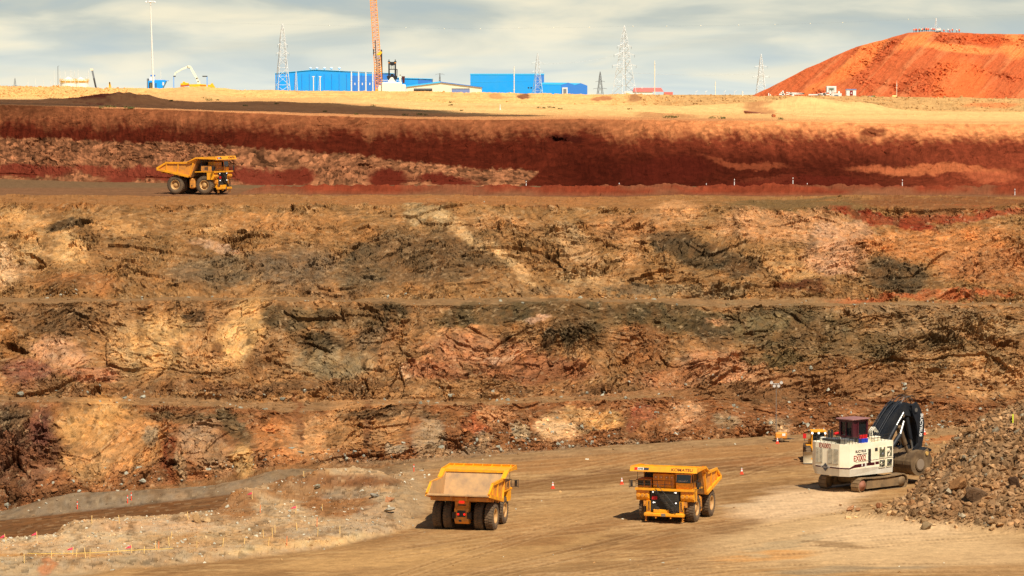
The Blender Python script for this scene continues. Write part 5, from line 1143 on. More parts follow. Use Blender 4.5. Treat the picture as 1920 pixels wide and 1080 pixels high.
def make_cone():
    t = thing('traffic_cone', None, 'traffic cone'); MB().box(-.3, .3, -.3, .3, 0, .06, ORG, bev=.02).build('base', t)
    m = MB(); m.tube((0, 0, .06), (0, 0, .45), .24, ORG, r2=.17, n=12); m.tube((0, 0, .62), (0, 0, .8), .125, ORG, r2=.09, n=12); m.build('cone_body', t)
    m = MB(); m.tube((0, 0, .451), (0, 0, .7), .171, WHT, r2=.12, n=12); m.tube((0, 0, .8), (0, 0, 1.0), .09, WHT, r2=.06, n=12); m.build('reflective_band', t); t.scale = (.95,) * 3; return t
GC = 'orange traffic cones on the haul road'
cn = make_cone(); first = True
for px, py, lab in ((1037, 916, 'orange and white cone between the rear-facing truck and the oncoming truck'), (1167, 908, 'orange and white cone just left of the oncoming truck mirror'), (1393, 889, 'orange and white cone right of the oncoming truck'), (1460, 832, 'orange and white cone at the foot of the light tower'), (1737, 815, 'orange cone beyond the shovel boom')):
    c = cn if first else copytree(cn); first = False; c.location = onfloor(px, py); tag(c, lab, 'traffic cone', GC)
def make_post(col, h=1.7, r=.07, band=None):
    m = MB(); m.tube((0, 0, 0), (0, 0, h * .62), r, col, n=7); m.tube((0, 0, h * .62), (0, 0, h * .8), r * 1.05, band or col, n=7); m.tube((0, 0, h * .8), (0, 0, h), r, col, n=7); return m
WP = make_post(WHT, 1.35, .085, mat('grey_band', (120, 60, 50))).build('marker_post'); first = True
def wallpt(px, py):
    i = np.argmin((WPX - px) ** 2 + (WPY - py) ** 2 * 4); return Vector(P_FLAT[i])
WQX, WQY = proj(WALLP); P_FLAT = WALLP.reshape(-1, 3)
def onwall(px, py, segs=None, prefer=None):
    d = (WQX - px) ** 2 + (WQY - py) ** 2 * 2
    if segs is not None: d = np.where(np.isin(WSEG, segs), d, 1e9)
    return Vector(P_FLAT[int(np.argmin(d))])
for px, py in ((987, 350), (1161, 354), (1325, 355), (1375, 345), (1487, 343), (1513, 354), (1693, 347), (1721, 363), (1903, 366)):
    o = WP if first else WP.copy()
    if not first: COL.objects.link(o)
    first = False; far = py < 349
    o.location = onwall(px, py, (7,)) - Vector((0, 0, .1)); tag(o, 'thin white marker post standing on the far side of the upper haul road' if far else 'thin white marker post standing on the red soil bund of the upper haul road', 'marker post', 'white posts along the far road side' if far else 'white posts on the red bund')
GP = 'orange marker posts on the grey gravel bank'; OP = make_post(ORG, 1.25, .07, WHT).build('marker_post'); first = True
for px, py, lab in ((140, 955, 'leftmost orange marker post on the grey gravel bank'), (235, 944, 'shorter orange marker post of the pair on the gravel bank'), (242, 939, 'orange and white marker post at the right of the pair on the gravel bank'), (775, 885, 'faint orange marker post on the brown slope left of the rear-facing truck')):
    o = OP if first else OP.copy()
    if not first: COL.objects.link(o)
    first = False; o.location = onfloor(px, py) - Vector((0, 0, .05)); tag(o, lab, 'marker post', GP)
# survey stakes
WD = mat('bare_wood', (238, 196, 120), .8); PNK = mat('pink_flagging', (250, 84, 110), .7); GRS = mat('green_paint', (60, 130, 70), .7)
def stake(colr): m = MB(); m.bar((0, 0, -.2), (.03, 0, 1.1), .075, .075, colr); return m
S0 = stake(WD).build('survey_stake'); S1 = stake(mat('orange_wood', (240, 130, 70), .8)).build('survey_stake')
def flagged():
    t = thing('survey_stake', None, 'survey stake'); stake(WD).build('stick', t)
    m = MB(); v = [(0, .02, 1.02), (0, .02, .72), (-.5, .1, .62), (-.78, .0, .60), (-.45, .04, .84)]; v2 = [(x, y + .015, z) for x, y, z in v]
    m.add(v + v2, [(0, 1, 2, 3, 4), (9, 8, 7, 6, 5)] + [(i, (i + 1) % 5, 5 + (i + 1) % 5, 5 + i) for i in range(5)], PNK); m.build('flag', t); return t
FS = flagged()
plain = [(167, 982), (220, 983), (349, 977), (287, 1028), (365, 1028), (414, 1025), (455, 1022), (491, 1008), (513, 999), (500, 1023), (554, 995), (593, 1006), (635, 1003), (39, 1054), (90, 1049), (137, 1046), (155, 1046), (163, 1046), (216, 1042), (265, 1039), (316, 1012), (313, 1025), (508, 1008), (602, 958), (568, 897)]
first = True
for i, (px, py) in enumerate(plain):
    o = S0 if i == 0 else S0.copy()
    if i: COL.objects.link(o)
    o.location = onfloor(px, py); o.rotation_euler = (random.uniform(-.12, .12), random.uniform(-.15, .15), random.uniform(0, 3)); o.scale.z = random.uniform(.8, 1.15)
    if px == 568: lab = 'lone bare survey stake at the foot of the wall above the dirt heaps'
    elif py < 990 and px < 400: lab = 'bare wooden survey stake on the spoil bund beside the lower ramp'
    else: lab = 'thin bare wooden survey stake in the pale ground of the left foreground'
    tag(o, lab, 'survey stake', 'bare stakes on the bund' if py < 990 and px < 400 else ('bare stakes of the left foreground' if px != 568 else None))
for i, (px, py) in enumerate([(293, 1032), (535, 1022), (592, 986), (485, 962)]):
    o = S1 if i == 0 else S1.copy()
    if i: COL.objects.link(o)
    o.location = onfloor(px, py); tag(o, 'orange-painted survey stake in the pale ground of the left foreground', 'survey stake', 'orange stakes of the left foreground')
for i, (px, py, lab) in enumerate([(5, 1017, 'survey stake with pink flag at the left edge of the picture'), (64, 1013, 'survey stake with a long pink flag streaming left beside the lower ramp'), (130, 1042, 'leaning survey stake with pink flag by the yellow tape'), (242, 1038, 'survey stake with a small pink flag right of the spoil bund end'), (470, 937, 'survey stake with pink flag on top of the brown dirt heap'), (552, 963, 'survey stake with pink flag between the dirt heaps')]):
    o = FS if i == 0 else copytree(FS); o.location = onfloor(px, py); o.rotation_euler = (0, random.uniform(-.2, .1), random.uniform(-.3, .3)); tag(o, lab, 'survey stake', 'flagged survey stakes')
o = S0.copy(); COL.objects.link(o); o.data = stake(mat('lime_paint', (214, 224, 40), .6)).build('tmp').data; bpy.data.objects.remove(bpy.data.objects['tmp']); o.scale = (2, 2, 1.6); o.location = onfloor(1903, 800); tag(o, 'lime yellow marker stake on top of the muck pile', 'survey stake')
m = MB(); pts = [onfloor(x, y) + Vector((0, 0, .35)) for x, y in ((45, 1043), (70, 1044), (100, 1043), (137, 1043), (165, 1042), (216, 1039), (265, 1036), (300, 1035), (320, 1034))]
m.path(pts, .035, mat('yellow_tape', (252, 206, 80), .6), n=4); tag(m.build('barrier_tape'), 'long yellow barrier tape strung low between foreground stakes', 'tape')
X2 = lambda v: (v[0], v[2])
# ================================================================== SKYLINE
PZ = 52.4      # plain level
GALV = mat('galvanised_steel', (226, 230, 228), .45); GALD = mat('grey_galvanised_steel', (120, 126, 130), .6)
BLU1 = mat('bright_blue_cladding', (0, 158, 246), .5, dirt=(60, 160, 214), dscale=.08, damt=.5); BLU2 = mat('shaded_blue_cladding', (52, 128, 216), .55); BLUR = mat('pale_blue_roof', (60, 190, 250), .5)  # shaded blue is a darker copy: shade on the walls put into its colour
CNC = mat('concrete_plinth', (168, 166, 140), .8); CRMW = mat('cream_wall', (244, 232, 198), .7); ORGC = mat('crane_orange', (255, 166, 64), .5); YBR = mat('plant_yellow', (250, 190, 30), .5)
def gp(px, Y, z=PZ): return Vector(((px - 960) / F * Y, Y, z))
def pyz(px, py, Y): return W(px, py, Y).z
def lattice(mb, a, b, w0, w1, n, t, m, rot=0, hz=True):
    """square lattice mast from a to b"""
    a = Vector(a); b = Vector(b); d = (b - a).normalized(); q = d.to_track_quat('Z', 'Y').to_matrix() @ Matrix.Rotation(rot, 3, 'Z')
    R_ = []
    for i in range(n + 1):
        k = i / n; p = a.lerp(b, k); w_ = (w0 + (w1 - w0) * k) / 2
        R_.append([p + q @ Vector((sx * w_, sy * w_, 0)) for sx, sy in ((-1, -1), (1, -1), (1, 1), (-1, 1))])
    for i in range(n):
        for j in range(4):
            mb.tube(R_[i][j], R_[i + 1][j], t, m, n=4, cap=False)
            A_, B_ = (j, (j + 1) % 4) if i % 2 else ((j + 1) % 4, j)
            mb.tube(R_[i][A_], R_[i + 1][B_], t * .7, m, n=4, cap=False)
            if hz: mb.tube(R_[i + 1][j], R_[i + 1][(j + 1) % 4], t * .7, m, n=4, cap=False)
def pylon(px, pytop, Y, base_w, top_w, lab, arms=((.62, 1.5), (.72, 1.1), (.83, .8)), rz=.3, m=GALV, t=.16, kn=.55):
    H = pyz(px, pytop, Y) - PZ; o = thing('power_pylon', lab, 'power pylon', gp(px, Y), rz, 'power pylons on the skyline')
    mb = MB(); wk = top_w + (base_w - top_w) * .28
    lattice(mb, (0, 0, 0), (0, 0, H * kn), base_w, wk, 5, t, m); lattice(mb, (0, 0, H * kn), (0, 0, H * .84), wk, top_w, 6, t * .85, m); lattice(mb, (0, 0, H * .84), (0, 0, H), top_w, .25, 3, t * .85, m)
    mb.build('tower', o)
    for k, l in arms:
        z = H * k; L_ = l * base_w * .5
        for s in (-1, 1):
            mb = MB()
            for y in (-.5, .5):
                mb.tube((s * .5, y, z), (s * L_, 0, z), t * .7, m, n=4); mb.tube((s * .5, y, z + H * .035), (s * L_, 0, z), t * .7, m, n=4)
            mb.tube((s * L_, 0, z), (s * L_, 0, z - H * .035), t * .5, GALD, n=4)
            mb.build('cross_arm', o)
    return o
pylon(531, 44, 1900, 8.6, 2.4, 'tall white lattice pylon in front of the left end of the large blue warehouse', arms=((.50, .5), (.62, .9), (.73, .7)), t=.17)
pylon(556, 134, 2000, 2.6, .8, 'short lattice mast just right of the tall left pylon', arms=(), t=.10)
pylon(1008, 100, 2150, 6.5, 1.7, 'mid-height lattice pylon in front of the boxy blue building', arms=((.62, 1.2), (.8, 1.2)), t=.13)
pylon(1125, 134, 4300, 8, 2.0, 'small grey distant pylon between the blue gabled sheds and the tallest central pylon', arms=((.35, 2.4), (.62, 1.6)), m=GALD, t=.28)  # distance haze put into the colour by a greyer steel
pylon(1170, 48, 1880, 11.5, 2.6, 'tallest white lattice pylon right of centre beside the pink-roofed house', arms=((.48, 1.5), (.62, 1.3), (.73, .9)), rz=.6, t=.17)
pylon(1426, 101, 3100, 10, 2.4, 'white pylon at the left foot of the orange spoil mound', arms=((.5, 1.6), (.72, 1.2)), rz=.1, t=.26)
pylon(120 - 90, 146, 5200, 7, 2, 'tiny faint pylon at the far left of the skyline', arms=((.6, 1.4),), m=GALD, t=.2)
pylon(825, 137, 4300, 4, 1.2, 'tiny grey pole pylon behind the cream shed', arms=((.95, 3.0),), m=GALD, t=.22)
# warehouses -----------------------------------------------------------------
def wall_box(mb, px0, px1, py, Y, dep, m, zb=PZ): z = pyz((px0 + px1) / 2, py, Y); a, b = gp(px0, Y).x, gp(px1, Y).x; mb.box(a, b, Y, Y + dep, zb, z, m); return a, b, z
def building(lab): return thing('building', lab, 'building')
o = building('large blue warehouse with ventilators on its roof behind the orange crane'); Y = 2300
a, b, c_ = gp(517, Y).x, gp(590, Y).x, gp(700, Y).x; e = gp(722, Y).x; z0_, z1_, z2_ = pyz(517, 138, Y), pyz(590, 131, Y), pyz(700, 138, Y)
m = MB(); m.prism([(a, PZ + 3.5), (a, z0_), (b, z1_), (c_, z2_), (c_, PZ + 3.5)], Y, Y + 60, BLU1); m.box(c_, e + 6, Y + .01, Y + 55, PZ + 3.5, z2_ - .1, BLU2); m.box(a - .1, e + 6.1, Y - .15, Y + 60, PZ, PZ + 3.5, CNC)
m.box(gp(658, Y).x, c_, Y - .12, Y + 1, PZ + 3.52, z2_ - 1.4, BLU2); m.build('wall', o)
m = MB(); m.bar((a - .3, Y + 30, z0_ + .15), (b, Y + 30, z1_ + .15), 61, .3, BLUR); m.bar((b, Y + 30, z1_ + .15), (e + 6, Y + 30, z2_ + .12), 61, .3, BLUR); m.build('roof', o)
for px in (583, 595, 609, 622, 637): m = MB(); p = gp(px, Y + 20, z1_ - .6); m.tube(p, p + Vector((0, 0, 1.4)), .35, GALV, n=8); m.lathe([(.2, 1.3), (1.0, 1.6), (1.1, 2.2), (.6, 2.7), (0, 2.8)], GALV, axis='z', n=12, c=p); m.build('roof_ventilator', o)
for px in (666, 680, 694): m = MB(); p = gp(px, Y); m.box(p.x - .35, p.x + .35, Y - .22, Y - .12, z2_ - 8.2, z2_ - 6.6, WHT); m.build('window', o)
m = MB(); m.box(a, e + 6, Y - .3, Y - .16, PZ + 3.3, PZ + 3.5, GALD)
for i in range(12): xx = a + 3 + i * (c_ - a - 6) / 12; m.box(xx, xx + .22, Y - .3, Y - .16, PZ + 3.5, z0_ - .3, BLU2)
m.build('downpipe', o)
m = MB(); m.bar((a, Y - .05, PZ + 8), (gp(658, Y).x, Y - .05, PZ + 8), .08, .12, BLUR); m.build('trim_line', o)
for k, px in enumerate((659.5, 673, 686.5, 699.5)):
    p = gp(px, 2200); z = pyz(px, 136, 2200) ; m = MB(); m.tube(p, (p.x, p.y, z), .5, GALV, n=10); m.tube((p.x, p.y, z), (p.x, p.y, z + .8), .32, GALV, n=8)
    for zz in (.35, .7): m.tube((p.x, p.y, PZ + (z - PZ) * zz), (p.x, p.y, PZ + (z - PZ) * zz + .4), .66, GALV, n=10)
    tag(m.build('chimney_stack'), ('leftmost', 'second', 'third', 'rightmost')[k] + ' of the four silver stacks in front of the blue warehouse', 'chimney', 'silver stacks by the blue warehouse')
o = building('low blue annex with a darker, shade-coloured right end behind the white excavator'); Y = 2380; m = MB()
a, b, z = wall_box(m, 716, 784, 146.5, Y, 30, BLU1, PZ + 3); a2, b2, z2 = wall_box(m, 784, 810, 148.6, Y, 30, BLU2, PZ + 3); m.box(a, b2, Y - .1, Y + 30, PZ, PZ + 3, CNC); m.build('wall', o); m = MB(); m.bar((a, Y + 15, z + .5), (b2 + .3, Y + 15, z2 + .2), 31, .5, BLUR); m.build('roof', o)
o = building('cream gabled shed with a pale blue roof and dark openings'); Y = 1800; m = MB()
pr = [(gp(762, Y).x, PZ), (gp(762, Y).x, pyz(762, 163, Y)), (gp(826, Y).x, pyz(826, 154.5, Y)), (gp(903, Y).x, pyz(903, 164, Y)), (gp(903, Y).x, PZ)]
m.prism(pr, Y, Y + 25, CRMW); m.build('wall', o); m = MB(); m.bar((pr[1][0] - .6, Y + 12.4, pr[1][1] + .3), (pr[2][0], Y + 12.4, pr[2][1] + .25), 26.2, .7, BLUR); m.bar((pr[2][0], Y + 12.4, pr[2][1] + .2), (pr[3][0] + .5, Y + 12.4, pr[3][1] + .15), 26.2, .35, BLU2); m.build('roof', o)
for px0, px1, mm in ((776, 811, BLK), (847, 881, mat('blue_grey_door', (120, 140, 190), .6))): m = MB(); m.box(gp(px0, Y).x, gp(px1, Y).x, Y - .05, Y + .2, PZ + .1, pyz(px0, 166, Y), mm); m.box(gp(px0, Y).x, gp(px1, Y).x, Y - .09, Y - .051, pyz(px0, 167.6, Y), pyz(px0, 165.6, Y), GALD); m.build('door', o)
o = building('boxy bright blue building standing alone right of the cream shed'); Y = 2300; m = MB()
a, b, z = wall_box(m, 882, 1004, 140, Y, 40, BLU1, PZ + 3.2); m.box(b, gp(1020, Y).x, Y + .02, Y + 40, PZ + 3.2, z, BLU2); m.box(a, gp(1020, Y).x, Y - .12, Y + 40, PZ, PZ + 3.2, CNC); m.bar((a, Y - .06, z - 5.5), (b, Y - .06, z - 4.2), .1, .16, BLUR); m.build('wall', o)
m = MB(); m.box(a - .2, gp(1020.5, Y).x, Y - .2, Y + 40, z, z + .75, BLUR); m.build('roof', o)
for px in (991, 996): m = MB(); p = gp(px, Y); m.box(p.x - .5, p.x + .5, Y - .05, Y + .1, PZ + 8.8, PZ + 9.8, GLS); m.build('window', o)
o = building('low blue shed with twin gables at the right end of the blue buildings'); Y = 2150; m = MB()
x = lambda px: gp(px, Y).x
m.box(x(1012), x(1052), Y, Y + 25, PZ + 3, pyz(1, 158.5, Y), BLU1); m.prism([(x(1052), PZ + 3), (x(1052), pyz(1, 159, Y)), (x(1066), pyz(1, 155, Y)), (x(1078), pyz(1, 159.5, Y)), (x(1078), PZ + 3)], Y - .1, Y + 25, BLU2)
m.prism([(x(1078), PZ + 3), (x(1078), pyz(1, 159.5, Y)), (x(1089), pyz(1, 156, Y)), (x(1101), pyz(1, 160.5, Y)), (x(1101), PZ + 3)], Y - .05, Y + 25, BLU2); m.box(x(1012), x(1101), Y - .2, Y + 25, PZ, PZ + 3, CNC); m.build('wall', o)
m = MB(); m.prism([(x(1012), pyz(1, 158.5, Y)), (x(1052), pyz(1, 159, Y)), (x(1066), pyz(1, 155, Y)), (x(1018), pyz(1, 154.5, Y))], Y - .15, Y + 25, BLUR); m.prism([(x(1078), pyz(1, 159.5, Y)), (x(1089), pyz(1, 156, Y)), (x(1070), pyz(1, 155.6, Y)), (x(1067), pyz(1, 156, Y))], Y - .14, Y + 24, BLUR); m.build('roof', o)
m = MB(); m.box(x(1054), x(1064), Y - .6, Y - .21, PZ, pyz(1, 164, Y), WHT); m.box(x(1056), x(1062), Y - .7, Y - .61, PZ, pyz(1, 166.5, Y), GALD); m.build('door', o)
o = building('low white house with a pale red roof beside the tallest pylon'); Y = 2000; m = MB()
m.box(x(1186) * Y / 2150, x(1243) * Y / 2150, Y, Y + 12, PZ, pyz(1, 171.5, Y), WHT); m.build('wall', o); m = MB(); xs0, xs1 = gp(1186, Y).x, gp(1243, Y).x
m.add([(xs0, Y - .5, pyz(1, 172, Y)), (xs1 + .3, Y - .5, pyz(1, 172, Y)), (xs1 - 1, Y + 6, pyz(1, 164.6, Y)), (xs0 + 1, Y + 6, pyz(1, 164.6, Y)), (xs0, Y + 12.5, pyz(1, 172, Y)), (xs1 + .3, Y + 12.5, pyz(1, 172, Y))], [(0, 1, 2, 3), (3, 2, 5, 4), (0, 3, 4), (1, 5, 2), (0, 4, 5, 1)], mat('faded_red_roof', (226, 112, 100), .7)); m.build('roof', o)
MB().box(gp(1203, Y).x, gp(1204.5, Y).x, Y + 5, Y + 6, pyz(1, 166, Y), pyz(1, 162.5, Y), WHT).build('chimney', o)
o = building('tiny pale red-roofed hut right of the red-roofed house'); m = MB(); m.box(gp(1245, 2100).x, gp(1261, 2100).x, 2100, 2106, PZ, pyz(1, 172.6, 2100), mat('faded_red_roof', (226, 112, 100), .7)); m.build('wall', o)
# tanks with railings --------------------------------------------------------
for px, rr_, lab in ((130, 15.5, 'left of the two white conical-roofed storage tanks with yellow railing'), (153, 14.5, 'right of the two white conical-roofed storage tanks with yellow railing')):
    Y = 1900 + (40 if px > 140 else 0); r = rr_ / F * Y; o = thing('storage_tank', lab, 'storage tank', gp(px, Y)); zt = pyz(px, 151.5, Y) - PZ; zr = pyz(px, 143.5 + (px > 140), Y) - PZ
    m = MB(); m.lathe([(r, 0), (r, zt)], mat('tank_cream', (250, 244, 224), .5), axis='z', n=28); m.build('shell', o); m = MB(); m.lathe([(r * 1.02, zt - .1), (r * .8, zt + .3), (0, zr)], WHT, axis='z', n=28); m.build('roof', o)
    m = MB()
    for i in range(18): t_ = 6.283 * i / 18; p = Vector((r * 1.06 * math.cos(t_), r * 1.06 * math.sin(t_), zt - 1)); m.tube(p, p + Vector((0, 0, 2.4)), .08, YBR, n=4)
    for zz in (.1, .8, 1.4): m.lathe([(r * 1.05, zt - 1 + zz), (r * 1.08, zt - 1 + zz), (r * 1.08, zt - .7 + zz), (r * 1.05, zt - .7 + zz)], YBR, axis='z', n=24)
    m.build('railing', o)
first = None
for i, (px, py) in enumerate([(103.5, 132), (114.5, 131), (124, 132), (134, 131), (136.5, 133), (141.5, 134), (148.5, 131), (167.5, 133), (54.5, 150), (68.5, 149), (83.5, 150), (97, 150), (163, 142), (303, 132)]):
    Y = 1850; m = MB(); p = gp(px, Y); z = pyz(px, py, Y); m.tube(p, (p.x, p.y, z), .13, WHT, r2=.09, n=6); m.tube((p.x, p.y, z), (p.x, p.y, z + .8), .04, WHT, n=4)
    tag(m.build('lightning_rod'), 'thin white pole behind the blue crusher' if px > 300 else ('short thin white pole on the open skyline left of the tanks' if py > 145 and px < 100 else 'thin white lightning pole standing around the storage tanks'), 'pole', None if px > 300 else ('short poles left of the tanks' if py > 145 and px < 100 else 'lightning poles around the tanks'))
m = MB(); p = gp(110.5, 1700); m.tube(p, (p.x, p.y, pyz(110, 124, 1700)), .16, GALD, n=6); m.tube((p.x, p.y, pyz(110, 124, 1700)), (p.x + .8, p.y, pyz(110, 123.4, 1700)), .08, GALD, n=5); tag(m.build('pole'), 'dark grey pole left of the storage tanks', 'pole')
o = thing('telescopic_crane', 'telescopic crane boom leaning left beside the storage tanks', 'crane', gp(186, 1500)); zt = pyz(174, 131, 1500) - PZ; m = MB(); xb = (174.5 - 186) / F * 1500
m.box(-1.2, 1.6, -1, 1, 0, 3.6, WHT, bev=.2); m.box(-.7, .7, -1.1, -1, 2.4, 3.4, GLS); m.build('cab', o); m = MB(); m.bar((0, 0, 2.4), (xb, 0, zt), .7, .8, GALD); m.bar((0, -.5, 2.4), (xb * .7, -.5, zt * .72 + .6), .3, .4, BLK); m.box(xb - .9, xb + .5, -.4, .4, zt - .3, zt + .6, CRMW); m.build('boom', o)
m = MB(); Y = 1400; p = gp(207, Y); m.bar((p.x, Y, PZ), (p.x, Y, pyz(1, 154, Y)), .5, .6, YBR); m.bar((p.x, Y, pyz(1, 154, Y)), (gp(214, Y).x, Y, PZ + 2), .5, .5, YBR); tag(m.build('small_digger'), 'small yellow raised digger arm poking over the embankment', 'digger arm')
# floodlight mast ------------------------------------------------------------
Y = 1110; o = thing('floodlight_mast', 'tall white floodlight mast with a ring of lamps at its head', 'light mast', gp(290, Y)); zt = pyz(285, 3, Y) - PZ; xt = (284.5 - 290) / F * Y
m = MB(); m.tube((0, 0, 0), (xt, 0, zt), .38, WHT, r2=.2, n=12); m.build('pole', o)
m = MB(); m.lathe([(1.2, zt), (1.3, zt + .1), (1.2, zt + .2)], GALV, axis='z', n=16, c=(xt, 0, 0))
for i in range(8): a = 6.283 * i / 8; m.tube((xt, 0, zt - .5), (xt + 1.25 * math.cos(a), 1.25 * math.sin(a), zt + .1), .07, GALV, n=5)
m.build('head_frame', o)
for i in range(6): a = 6.283 * (i + .5) / 6; m = MB(); c_ = Vector((xt + 1.5 * math.cos(a), 1.5 * math.sin(a), zt + .1)); m.tube(c_, c_ + Vector((.2 * math.cos(a), .2 * math.sin(a), -.4)), .18, GALV, r2=.34, n=10); m.build('floodlight', o)
# blue plant -----------------------------------------------------------------
Y = 1150; o = thing('crusher', 'bright blue crusher hopper at the foot of the floodlight mast', 'crusher', gp(296, Y)); k = Y / F; zt = pyz(296, 151.5, Y) - PZ
m = MB(); m.prism([(-16 * k, 0), (-16 * k, zt), (16 * k, zt + .2), (17 * k, zt - .4), (11 * k, zt - 2.6), (6 * k, 0)], -2, 2, BLU1); m.box(-18 * k, -16.2 * k, -2, 2, 0, zt + .8, GALD); m.build('body', o)
m = MB(); m.box(-14 * k, -6 * k, -2.03, -2, .1, zt - .6, BLK); m.box(-12 * k, -9 * k, -2.06, -2.03, .3, zt - .9, GRN); m.box(-2 * k, -.2 * k, -2.04, -2, .8, zt - .8, BLK); m.box(11 * k, 14 * k, -2.04, -2, zt - 1.6, zt - .5, WHT); m.build('opening', o)
m = MB(); m.box(-14 * k, -4 * k, -1, 1, zt + .2, zt + 1.4, GALV); m.box(-12 * k, -4 * k, -1, 1, zt + 1.6, zt + 2.1, BLU2); m.tube((-8 * k, 0, zt), (-8 * k, 0, zt + 1.7), .12, GALD); m.box(-4.2 * k, 14.5 * k, -1, 1, zt + .02, zt + .3, BLU1); m.box(14 * k, 21 * k, -1.4, 1.4, zt - .1, zt + .1, BLU1); m.build('top_deck', o)
o = thing('concrete_pump', 'cream concrete pump boom arched over the yellow plant', 'concrete pump', gp(374, Y)); q = lambda px, py: ((px - 374) * k, 0, pyz(px, py, Y) - PZ)
m = MB()
for a, b, w_ in (((374, 165), (374, 152), .9), ((373, 154), (370, 146), .6), ((371, 148), (358.5, 126), .75), ((358.5, 125.5), (353, 124.5), .8), ((354, 125), (342, 130), .6), ((342, 130), (331, 136.5), .5), ((331, 136), (329, 141), .45)): m.bar(q(*a), q(*b), .5, w_, mat('boom_cream', (252, 246, 214), .5))
m.build('boom', o); m = MB(); m.path([q(371, 146), q(360, 128.5), q(353, 127)], .12, GALD); m.build('hose', o)
o = thing('conveyor_plant', 'yellow screening plant under the cream pump boom', 'screening plant', gp(372, Y)); q = lambda px, py, y=0: ((px - 372) * k, y, pyz(px, py, Y) - PZ)
m = MB(); m.prism([X2(q(357, 166)), X2(q(357, 158)), X2(q(377, 157.5)), X2(q(396, 159)), X2(q(399, 155.5)), X2(q(405, 165))], -1.5, 1.5, YBR); m.box(q(377, 0)[0], q(388, 0)[0], -1.56, -1.5, q(1, 161)[2], q(1, 160)[2], REDM); m.build('body', o)
m = MB(); m.bar(q(340, 161.5), q(357, 159.5), 2, .5, mat('belt_brown', (190, 84, 40), .7)); m.build('belt', o)
m = MB()
for px, py in ((342, 156), (346, 153), (350, 155), (353, 155.5)): m.box(q(px, 0)[0] - .35, q(px, 0)[0] + .4, -1, 1, q(1, 160)[2], q(1, py)[2], YBR, bev=.1)
m.build('motor_housing', o)
for px, s, lab in ((327, 1, 'pale blue lamp post with a dark lamp at the left of the yellow plant'), (389.5, -1, 'pale blue lamp post with a dark twin lamp in front of the yellow plant')):
    Yp = 1100; m = MB(); p = gp(px, Yp); z = pyz(px, 143.5, Yp); m.bar(p, (p.x, p.y, z), .35, .35, mat('pale_blue_post', (126, 176, 236), .5)); o = thing('lamp_post', lab, 'lamp post'); m.build('pole', o)
    m = MB(); m.box(p.x - (.1 if s > 0 else 1.6), p.x + (.7 if s > 0 else .1), p.y - .2, p.y + .2, z - .1, z + .25, BLK); m.build('lamp_head', o)
for px, lab in ((588.5, 'left white lamp post in front of the large blue warehouse'), (601, 'right white lamp post in front of the large blue warehouse')):
    Y = 1700; o = thing('lamp_post', lab, 'lamp post', gp(px, Y)); z = pyz(px, 144, Y) - PZ; m = MB(); m.tube((0, 0, 0), (0, 0, z), .28, WHT, n=8)
    if px > 595: m.tube((-.3, 0, z - .5), (-1.6, 0, 0), .07, WHT, n=5)
    m.build('pole', o); MB().box(-.7, .7, -.3, .3, z - .1, z + .3, WHT).build('lamp_head', o)
# orange lattice crane -------------------------------------------------------
Y = 1250; k = Y / F; o = thing('crawler_crane', 'orange lattice crane boom rising out of the picture', 'crane', gp(712, Y)); q = lambda px, py, y=0: Vector(((px - 712) * k, y, pyz(px, py, Y) - PZ))
m = MB(); lattice(m, q(711.5, 172), q(709, 126), 2.7, 2.7, 11, .16, ORGC, hz=True); lattice(m, q(709, 126), q(697, -60), 2.6, 2.3, 40, .14, ORGC); m.build('boom', o)
m = MB(); m.bar(q(717, 168, .9), q(715.5, 93, .9), .55, .55, BLK); m.bar(q(706, 112, -1.5), q(704.5, 75, -1.5), .25, .3, BLK); m.box(q(700.5, 0).x, q(702.5, 0).x, -1.8, -1.3, q(1, 102).z, q(1, 92).z, BLK); m.build('backstay', o)
m = MB(); m.box(q(707.5, 0).x, q(713.5, 0).x, -2.2, -1.5, q(1, 104).z, q(1, 100.5).z, YBR, bev=.15); m.bar(q(711, 103, -1.8), q(716, 97, -1.8), .4, 1.0, YBR); m.build('hook_block', o)
m = MB(); lattice(m, q(709, 160, 1.5), q(709, 110, 1.5), 1.2, 1.2, 12, .12, BLK); m.build('inner_ladder', o)
m = MB(); m.box(q(704, 0).x, q(716, 0).x, -2, 3, 0, q(1, 166).z, ORGC, bev=.2); m.box(q(710, 0).x, q(716.5, 0).x, -2.3, -1, q(1, 172).z, q(1, 163).z, CRMW); m.build('superstructure', o)
# white excavator seen from behind -------------------------------------------
Y = 1200; k = Y / F; o = thing('excavator', 'white excavator seen from behind with upright black boom on the skyline', 'excavator', gp(736, Y)); q = lambda px, py, y=0: Vector(((px - 736) * k, y, pyz(px, py, Y) - PZ)); IV = mat('ivory_paint', (250, 244, 214), .5)
m = MB(); m.box(q(716.5, 0).x, q(754, 0).x, -2.5, 2.5, .6, q(1, 154.5).z, IV, bev=.25); m.box(q(711, 0).x, q(716, 0).x, -1.5, 1.5, .3, q(1, 160).z, IV); m.box(q(754.2, 0).x, q(761, 0).x, -2, 2, .2, q(1, 158.5).z, IV, bev=.1)
m.prism([X2(q(727, 154.6)), X2(q(733.5, 145)), X2(q(737, 145)), X2(q(743, 154.6))], -1, 1, IV); m.build('engine_house', o)
m = MB(); m.box(q(717, 0).x, q(729, 0).x, -2.3, -2.2, q(1, 151.4).z, q(1, 151).z, WHT)
for px in (717, 721, 725, 729, 744, 748, 752): m.tube(q(px, 154.6, -2.2), q(px, 150.2, -2.2), .06, WHT, n=4)
m.tube(q(717, 150.3, -2.2), q(729, 150.3, -2.2), .06, WHT, n=4); m.tube(q(744, 150.3, -2.2), q(752, 150.3, -2.2), .06, WHT, n=4); m.build('handrail', o)
